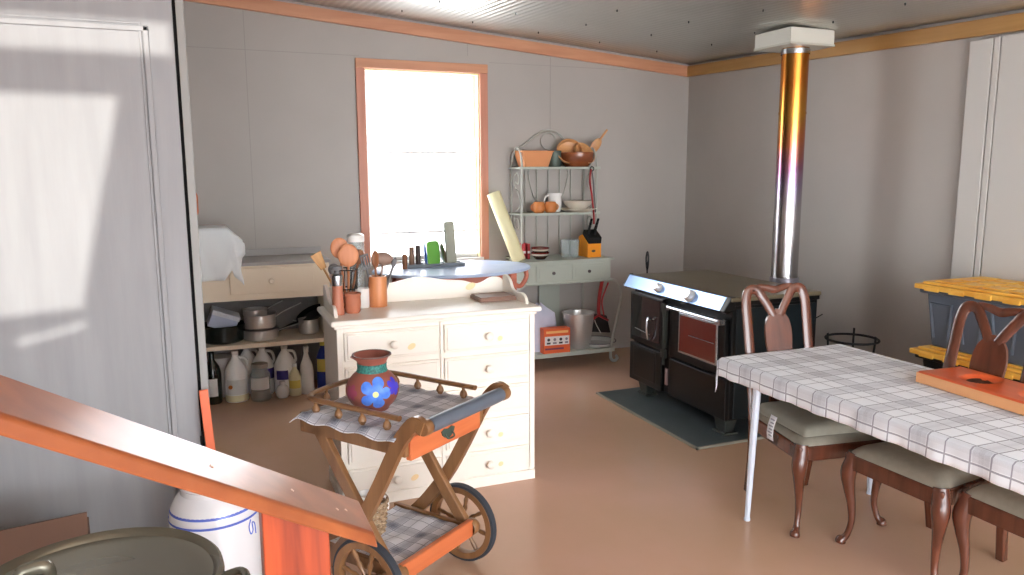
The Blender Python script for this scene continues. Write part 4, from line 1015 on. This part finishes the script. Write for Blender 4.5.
tag(MB().lathe([(0,0),(.06,0),(.065,.008),(.11,.05),(.128,.085),(.122,.086),(.10,.05),(.055,.014),(0,.012)], 40).build('cream_bowl', CREMC), 'cream bowl standing on the plate on the middle rack shelf', 'bowl').location = (3.0, 5.93, ZM+.0105)
def sbowl_mat():
    m, nt, b = _bsdf('banded_bowl_glaze'); N, L = nt.nodes, nt.links
    tc = N.new('ShaderNodeTexCoord'); sp = N.new('ShaderNodeSeparateXYZ'); L.new(tc.outputs['Object'], sp.inputs[0])
    rp = N.new('ShaderNodeValToRGB'); rp.color_ramp.interpolation = 'CONSTANT'; e = rp.color_ramp.elements
    e[0].position = 0; e[0].color = lin((70,48,40)); e[1].position = .55; e[1].color = lin((206,196,180))
    q = e.new(.8); q.color = lin((120,40,36))
    dv = N.new('ShaderNodeMath'); dv.operation = 'DIVIDE'; dv.inputs[1].default_value = .06; L.new(sp.outputs[2], dv.inputs[0])
    L.new(dv.outputs[0], rp.inputs[0]); L.new(rp.outputs[0], b.inputs['Base Color']); b.inputs['Roughness'].default_value = .25
    return m
SB = sbowl_mat()
for k, lb in enumerate(('lower of two banded brown, cream and red bowls stacked on the rack counter', 'upper of two banded brown, cream and red bowls stacked on the rack counter')):
    tag(MB().lathe([(0,0),(.04,0),(.045,.006),(.072,.035),(.078,.06),(.073,.06),(.065,.035),(.04,.012),(0,.010)], 32).build('banded_bowl', SB), lb, 'bowl', 'banded bowls').location = (2.575, 5.78, ZC+.040*k)
for x, y, lb in ((2.835, 5.83, 'left clear drinking glass on the rack counter'), (2.905, 5.80, 'right clear drinking glass on the rack counter, nearer the knife block')):
    tag(MB().lathe([(0,0),(.036,0),(.038,.006),(.044,.15),(.041,.15),(.036,.012),(0,.010)], 28).build('drinking_glass', CLEAR), lb, 'glass', 'clear glasses on the rack counter').location = (x, y, ZC)
ORG = mat('orange_block_wood', (240,150,30), .45)
p = thing('knife_block', (3.055, 5.80, ZC), .0, 'orange knife block with a black top full of black-handled knives', 'knife block')
m = MB(); m.prism([(-.085,0),(.09,0),(.09,.17),(.03,.19),(-.085,.115)], -.065, .065, YZX); m.build('block', ORG, p, bevel=.004, smooth=0)
m = MB(); m.prism([(-.09,.117),(.025,.192),(.005,.235),(-.10,.17)], -.062, .062, YZX); m.build('top', BLACK, p, bevel=.004, smooth=0)
MB().lathe([(0,0),(.014,0),(.014,.001),(0,.001)], 16, T(-.01,-.085,.055) @ R(pi/2,'X'), 1.4, .8).build('badge', KN, p)
for i in range(6):
    xx = -.045+.018*i; yy = -.05+.025*(i % 3)
    MB().tube([(xx,yy,.17+.03*(i % 3)),(xx+.004*(i-2),yy-.045,.275+.026*(i % 3))], .008, 8, flat=1.4).build('knife_handle', BLACK, p)
RED = mat('red_plastic', (176,38,42), .4)
for x, lb in ((2.445, 'left of two narrow red packets at the left end of the rack counter'), (2.485, 'right of two narrow red packets at the left end of the rack counter')):
    q = thing('red_packet', (x, 5.86, ZC), 0, lb, 'packet', 'red packets on the rack counter')
    MB().box(-.011,.011,-.05,.05,0,.13).build('packet', RED, q, bevel=.003, smooth=0); MB().box(-.0115,.0115,-.0505,-.045,.05,.07).build('white_stripe', CERW, q, smooth=0)
p = thing('red_tongs', (3.075, 5.815, 1.20), 0, 'red-handled tongs hanging at the right side of the rack from the top shelf', 'tongs')
MB().tube(cat([(-.01,0,.47),(-.02,0,.38),(.0,0,.25),(.02,0,.10),(.025,0,.0)], 5), .011, 8, flat=.6).build('red_arm', RED, p)
MB().tube(cat([(.0,.012,.47),(.018,.012,.38),(.03,.012,.25),(.045,.012,.10)], 5), .009, 8, flat=.6).build('dark_arm', NYL, p)
MB().tube([(.018*math.cos(2*pi*i/16), 0, .472+.018*math.sin(2*pi*i/16)) for i in range(16)], .004, 6, True).build('ring', BLACK, p)
# lower rack shelf
p = thing('white_bag', (2.60, 5.86, ZL), .1, 'crumpled white plastic bag on the lower rack shelf behind the orange carton', 'bag')
m = MB()
def bagf(a, t):
    r = (.15-.05*t**2)*(1+.07*math.sin(3*a+t*4)+.04*math.sin(7*a))*(1 if t > 0 else .97)*(1-max(0,t-.8)*4.2)
    return Vector((r*1.15*math.cos(a), r*.8*math.sin(a), .40*t+.01*math.sin(5*a)*t))
m.grid(bagf, [2*pi*i/40 for i in range(41)], [0,.1,.25,.4,.55,.7,.8,.88,.95,1.0])
m.build('bag', mat('white_bag_plastic', (214,216,236), .5), p, smooth=70)
def carton_mat():
    return mat('orange_carton', (230,100,50), .5)
p = thing('orange_carton', (2.675, 5.69, ZL), -.05, 'orange and white picture carton on the lower rack shelf', 'carton')
MB().box(-.12,.12,-.045,.045,0,.215).build('carton', carton_mat(), p, bevel=.003, smooth=0)
WH = mat('carton_white', (232,228,226), .5); DK = mat('carton_dark', (60,50,56), .5)
MB().box(-.112,.112,-.0462,-.045,.075,.15).build('white_panel', WH, p, smooth=0)
for i, (a, b) in enumerate(((-.10,-.055),(-.045,0),(.01,.055),(.065,.105))):
    m = MB().lathe([(0,0),((b-a)*.3,0),((b-a)*.3,.0005),(0,.0005)], 14, T((a+b)/2, -.0463, .122) @ R(pi/2,'X')).box(a+.006, b-.006, -.0468, -.0462, .084, .100)
    m.build('picture', DK if i % 2 == 0 else mat('carton_grey', (140,130,140), .5), p, smooth=0)
MB().box(-.10,.10,-.0462,-.045,.175,.195).build('title_band', mat('carton_yellow', (246,190,120), .5), p, smooth=0)
MB().box(-.11,.06,-.0462,-.045,.035,.05).build('lower_band', mat('carton_purple', (120,60,90), .5), p, smooth=0)
p = thing('steel_bucket', (2.95, 5.80, ZL), 0, 'shiny tapered steel bucket with a bail handle on the lower rack shelf', 'bucket')
MB().lathe([(0,0),(.10,0),(.104,.006),(.138,.30),(.146,.305),(.143,.312),(.135,.306),(.10,.012),(0,.01)], 44).build('body', SS, p)
MB().tube(cat([(.142,0,.285),(.11,-.13,.20),(0,-.185,.14),(-.11,-.13,.20),(-.142,0,.285)], 8), .0035, 6).build('bail_handle', SS, p) if False else MB().tube(cat([(.142,.0,.285),(.135,-.07,.21),(.16,-.12,.13)], 8), .0035, 6).build('bail_handle', SS, p)
for sx in (-1,1): MB().box(sx*.138-.008, sx*.138+.008, -.014, .014, .265, .30).build('ear', SS, p, bevel=.002, smooth=0)
p = thing('white_pan', (3.145, 5.82, ZL), 0, 'shallow white enamel pan overhanging the right end of the lower rack shelf', 'pan')
MB().lathe([(0,0),(.13,0),(.165,.03),(.172,.035),(.170,.039),(.13,.008),(0,.006)], 40).build('pan', CERW, p); MB().lathe([(.160,.032),(.1725,.0345),(.171,.0405),(.164,.037)], 40).build('dark_rim', NYL, p)
p = thing('dustpan_brush', (3.13, 5.79, .235), 0, 'red-handled black brush and dustpan hanging under the rack counter', 'dustpan'); p.rotation_euler = (0, .12, 0)
MB().tube(cat([(-.01,0,.48),(-.02,0,.35),(-.015,0,.22),(.0,0,.16)], 5), .024, 8, flat=.5).build('red_handle', RED, p)
MB().frustum((-.13,.11,-.05,.05), (-.07,.06,-.035,.035), .02, .17).build('pan', mat('black_pan', (34,28,28), .5), p, bevel=.008, smooth=0)
MB().tube([(-.10,-.035,.12),(-.03,-.04,.17),(.07,-.035,.13)], .02, 8, flat=.5).tube(cat([(.04,-.02,.46),(.0,-.02,.3),(.03,-.03,.17)],5), .010, 8, flat=.6).build('red_brush', RED, p)
for o in COL.objects:
    if o.parent is None and o.name.split('.')[0] in ('bakers_rack','orange_planter','green_tin','wooden_bowl','wooden_paddle','orange_mug','white_jug','cream_plate','cream_bowl','banded_bowl','drinking_glass','knife_block','red_packet','red_tongs','white_bag','orange_carton','steel_bucket','white_pan','dustpan_brush'): o.location.x += .03
# roll leaning between the window and the rack
rl = thing('paper_roll', (2.40, 5.72, ZC), 0, 'cream paper roll leaning from the rack counter against the window casing', 'roll')
A = Vector((-.01,.0,.002)); Bv = Vector((-.17,.20,.58))
MB().lathe([(.045,0),(.056,.0),(.056,.60),(.045,.60),(.045,0)], 28, T(*A) @ (Bv-A).to_track_quat('Z','Y').to_matrix().to_4x4()).build('roll', mat('cream_paper', (240,232,186), .6), rl)

# ------------------------------------------------------------------ near left: stair rail, crock, bin, carton, slat
RAILW = wood('varnished_pine', (162,92,52), (136,72,40), 0, 9, .34, coat=.2, knots=5, kc=(104,60,44))
POSTW = wood('orange_post_pine', (176,72,32), (118,40,18), 2, 22, .35, coat=.15, knots=7, kc=(110,40,24))
hr = thing('stair_handrail', (.10, 1.13, 0), 0, 'varnished orange pine stair handrail sloping across the left foreground on a square post', 'handrail')
A = Vector((.230,1.17,1.064)); Lf = Vector((-.182,.792,1.434)); u = (A-Lf); Lf = Lf-u*.45
o_ = Vector(hr.location)
m = MB(); th = .030
q = []
for P, wd in ((Lf, .104), (A, .138)):
    q.append([P-o_, P+Vector((0,wd,0))-o_, P+Vector((0,wd,-(th if P is A else .022)))-o_, P+Vector((.006 if P is A else 0,.0,-(th if P is A else .022)))-o_])
vs = [[m.bm.verts.new(p) for p in r] for r in q]
m._f(vs[0][::-1]); m._f(vs[1])
for i in range(4): m._f([vs[0][i], vs[0][(i+1)%4], vs[1][(i+1)%4], vs[1][i]])
m.build('rail', RAILW, hr, bevel=.005, smooth=30)
def rz(X): return 1.064+(.230-X)/.412*.370-th+.003
m = MB(); a, b = .053, .149
m.prism([(a-o_.x,0),(b-o_.x,0),(b-o_.x,rz(b)),(a-o_.x,rz(a))], -.068, .022, R(pi/2,'X'))
m.build('post', POSTW, hr, bevel=.003, smooth=0)
NAIL = mat('nail_head', (226,190,170), .4)
for t in (.60, .78, .90, .93):
    P = Lf+(A-Lf)*t+Vector((0,.07+.02*math.sin(t*40),0))-o_
    MB().lathe([(0,0),(.003,0),(.003,.001),(0,.0012)], 8, T(P.x,P.y,P.z+.0002) @ (Vector((-u.z,0,u.x)).normalized()).to_track_quat('Z','Y').to_matrix().to_4x4()).build('nail', NAIL, hr)
CROCK = mat('crock_glaze', (236,236,240), .15, coat=.4)
CBLUE = mat('crock_blue', (96,116,206), .25)
ck = thing('stoneware_crock', (-.025, 2.88, 0), 0, 'white stoneware crock with blue bands on the floor before the door', 'crock')
cr = [(0,0),(.155,0),(.158,.01),(.158,.405),(.150,.45),(.130,.485),(.114,.50),(.112,.52),(.118,.525),(.116,.535),(.104,.535),(.102,.49),(.145,.43),(.15,.02),(0,.015)]
MB().lathe(cr, 56).build('body', CROCK, ck)
for z0, a0, a1 in ((.438, 0, 300), (.405, 0, 360)):
    for aa, bb in (((180,322),(326,360),(0,170)) if a1 < 360 else ((0,360),)):
        m = MB(); rr_ = .1585 if z0 < .42 else .1535
        m.grid(lambda a, z: Vector(((rr_+(.0 if z0 < .42 else -.0035*(z-z0)/.01))*math.cos(a), (rr_+(.0 if z0 < .42 else -.0035*(z-z0)/.01))*math.sin(a), z)), [math.radians(aa+(bb-aa)*i/40) for i in range(41)], [z0, z0+.009])
        m.build('blue_band', CBLUE, ck, smooth=60)
m = MB(); m.tube([(.1592*math.cos(a), .1592*math.sin(a), z) for a, z in [(math.radians(-36+9*q[0]*10), .355+q[1]) for q in cat([(-.06,.045),(-.10,.02),(-.07,-.01),(-.02,.0),(-.03,.03),(.03,.02),(.05,-.02)], 6)]], .0022, 6)
m.build('blue_swirl', CBLUE, ck)
LIDM = mat('grey_green_lid', (126,122,108), .26, .6)
bn = thing('lidded_bin', (-.285, 1.865, 0), 0, 'big round grey-green lidded metal bin in the bottom left corner', 'bin')
r = .28
MB().lathe([(0,0),(r*.88,0),(r*.9,.01),(r*.95,.69),(r*.93,.69),(0,.68)], 64).build('bin', LIDM, bn)
MB().lathe([(r*.97,.675),(r*1.0,.68),(r*1.01,.70),(r*1.0,.716),(r*.975,.722),(r*.94,.716),(r*.92,.705),(r*.86,.700),(r*.5,.706),(0,.71)], 72).build('lid', LIDM, bn)
MB().tube(cat([(-.16,.07,.70),(-.155,.075,.735),(-.13,.08,.742),(-.105,.085,.735),(-.10,.09,.70)], 6), .012, 10, flat=1.4).build('lid_handle', LIDM, bn)
MB().tube(cat([(r*.93,-.06,.64),(r*1.13,-.05,.655),(r*1.18,.0,.66),(r*1.13,.05,.655),(r*.93,.06,.64)], 6), .011, 10).build('side_handle', LIDM, bn)
bx = thing('cardboard_box', (-.80, 2.93, 0), .12, 'brown cardboard box standing at the foot of the door on the far left', 'box')
CARD = mat('brown_card', (114,86,72), .75, var=.06)
MB().box(-.36,.35,-.16,.16,0,.36).build('carton', CARD, bx, bevel=.004, smooth=0)
m = MB(); m.prism([(-.36,.36),(.35,.36),(.355,.505),(-.36,.485)], 0, .006, T(0,-.154,0) @ R(pi/2,'X')); m.build('flap', CARD, bx, smooth=0)
sk = thing('wood_strip', (-.012, 3.06, 0), 0, 'narrow orange wooden slat leaning against the door jamb', 'slat')
m = MB(); m.tube([(.017,0,.003),(-.028,.10,.80)], .017, 4, up=(0,1,0), flat=.35, square=True); m.build('slat', wood('orange_slat_wood', (232,112,66), (210,92,50), 2, 9, .4), sk, bevel=.003, smooth=0)

# ------------------------------------------------------------------ light and camera
wd = bpy.data.worlds.new('daylight'); sc.world = wd; wd.use_nodes = True
bg = wd.node_tree.nodes['Background']; bg.inputs[0].default_value = (.93,.96,1,1); bg.inputs[1].default_value = 2.4
ld = bpy.data.lights.new('sun_standin_spot', 'SPOT'); ld.energy = 1250; ld.color = (1,.95,.86); ld.shadow_soft_size = .035  # narrow spot added in place of the sun, aimed at the door
ld.spot_size = math.radians(11.5); ld.spot_blend = .05
lo = bpy.data.objects.new('sun_standin_spot', ld); COL.objects.link(lo); lo.location = SPOTP
lo.rotation_euler = (Vector((-.62,DY,1.55))-SPOTP).to_track_quat('-Z','Y').to_euler()

cam = bpy.data.cameras.new('camera'); co = bpy.data.objects.new('camera', cam); COL.objects.link(co)
cam.sensor_width = 36; cam.lens = 758/1024*36; cam.clip_start = .02
RM = Matrix(((0.9262180085711276, 0.06056812661918739, -0.37209098703996685), (-0.3769671646285906, 0.13834211650632572, -0.9158368535927937), (-0.003994670251192031, 0.9885307080907464, 0.15096715461050444)))
co.matrix_world = Matrix.Translation((0, 0, 1.65)) @ RM.to_4x4()
sc.camera = co
vs_ = sc.view_settings
sc.display_settings.display_device = 'sRGB'
vs_.view_transform = 'Standard'; vs_.look = 'None'; vs_.exposure = 2.3; vs_.gamma = 1; vs_.use_curve_mapping = False
sc.cycles.max_bounces = 10; sc.cycles.transparent_max_bounces = 16; sc.cycles.use_denoising = True
sc.cycles.sample_clamp_indirect = 6
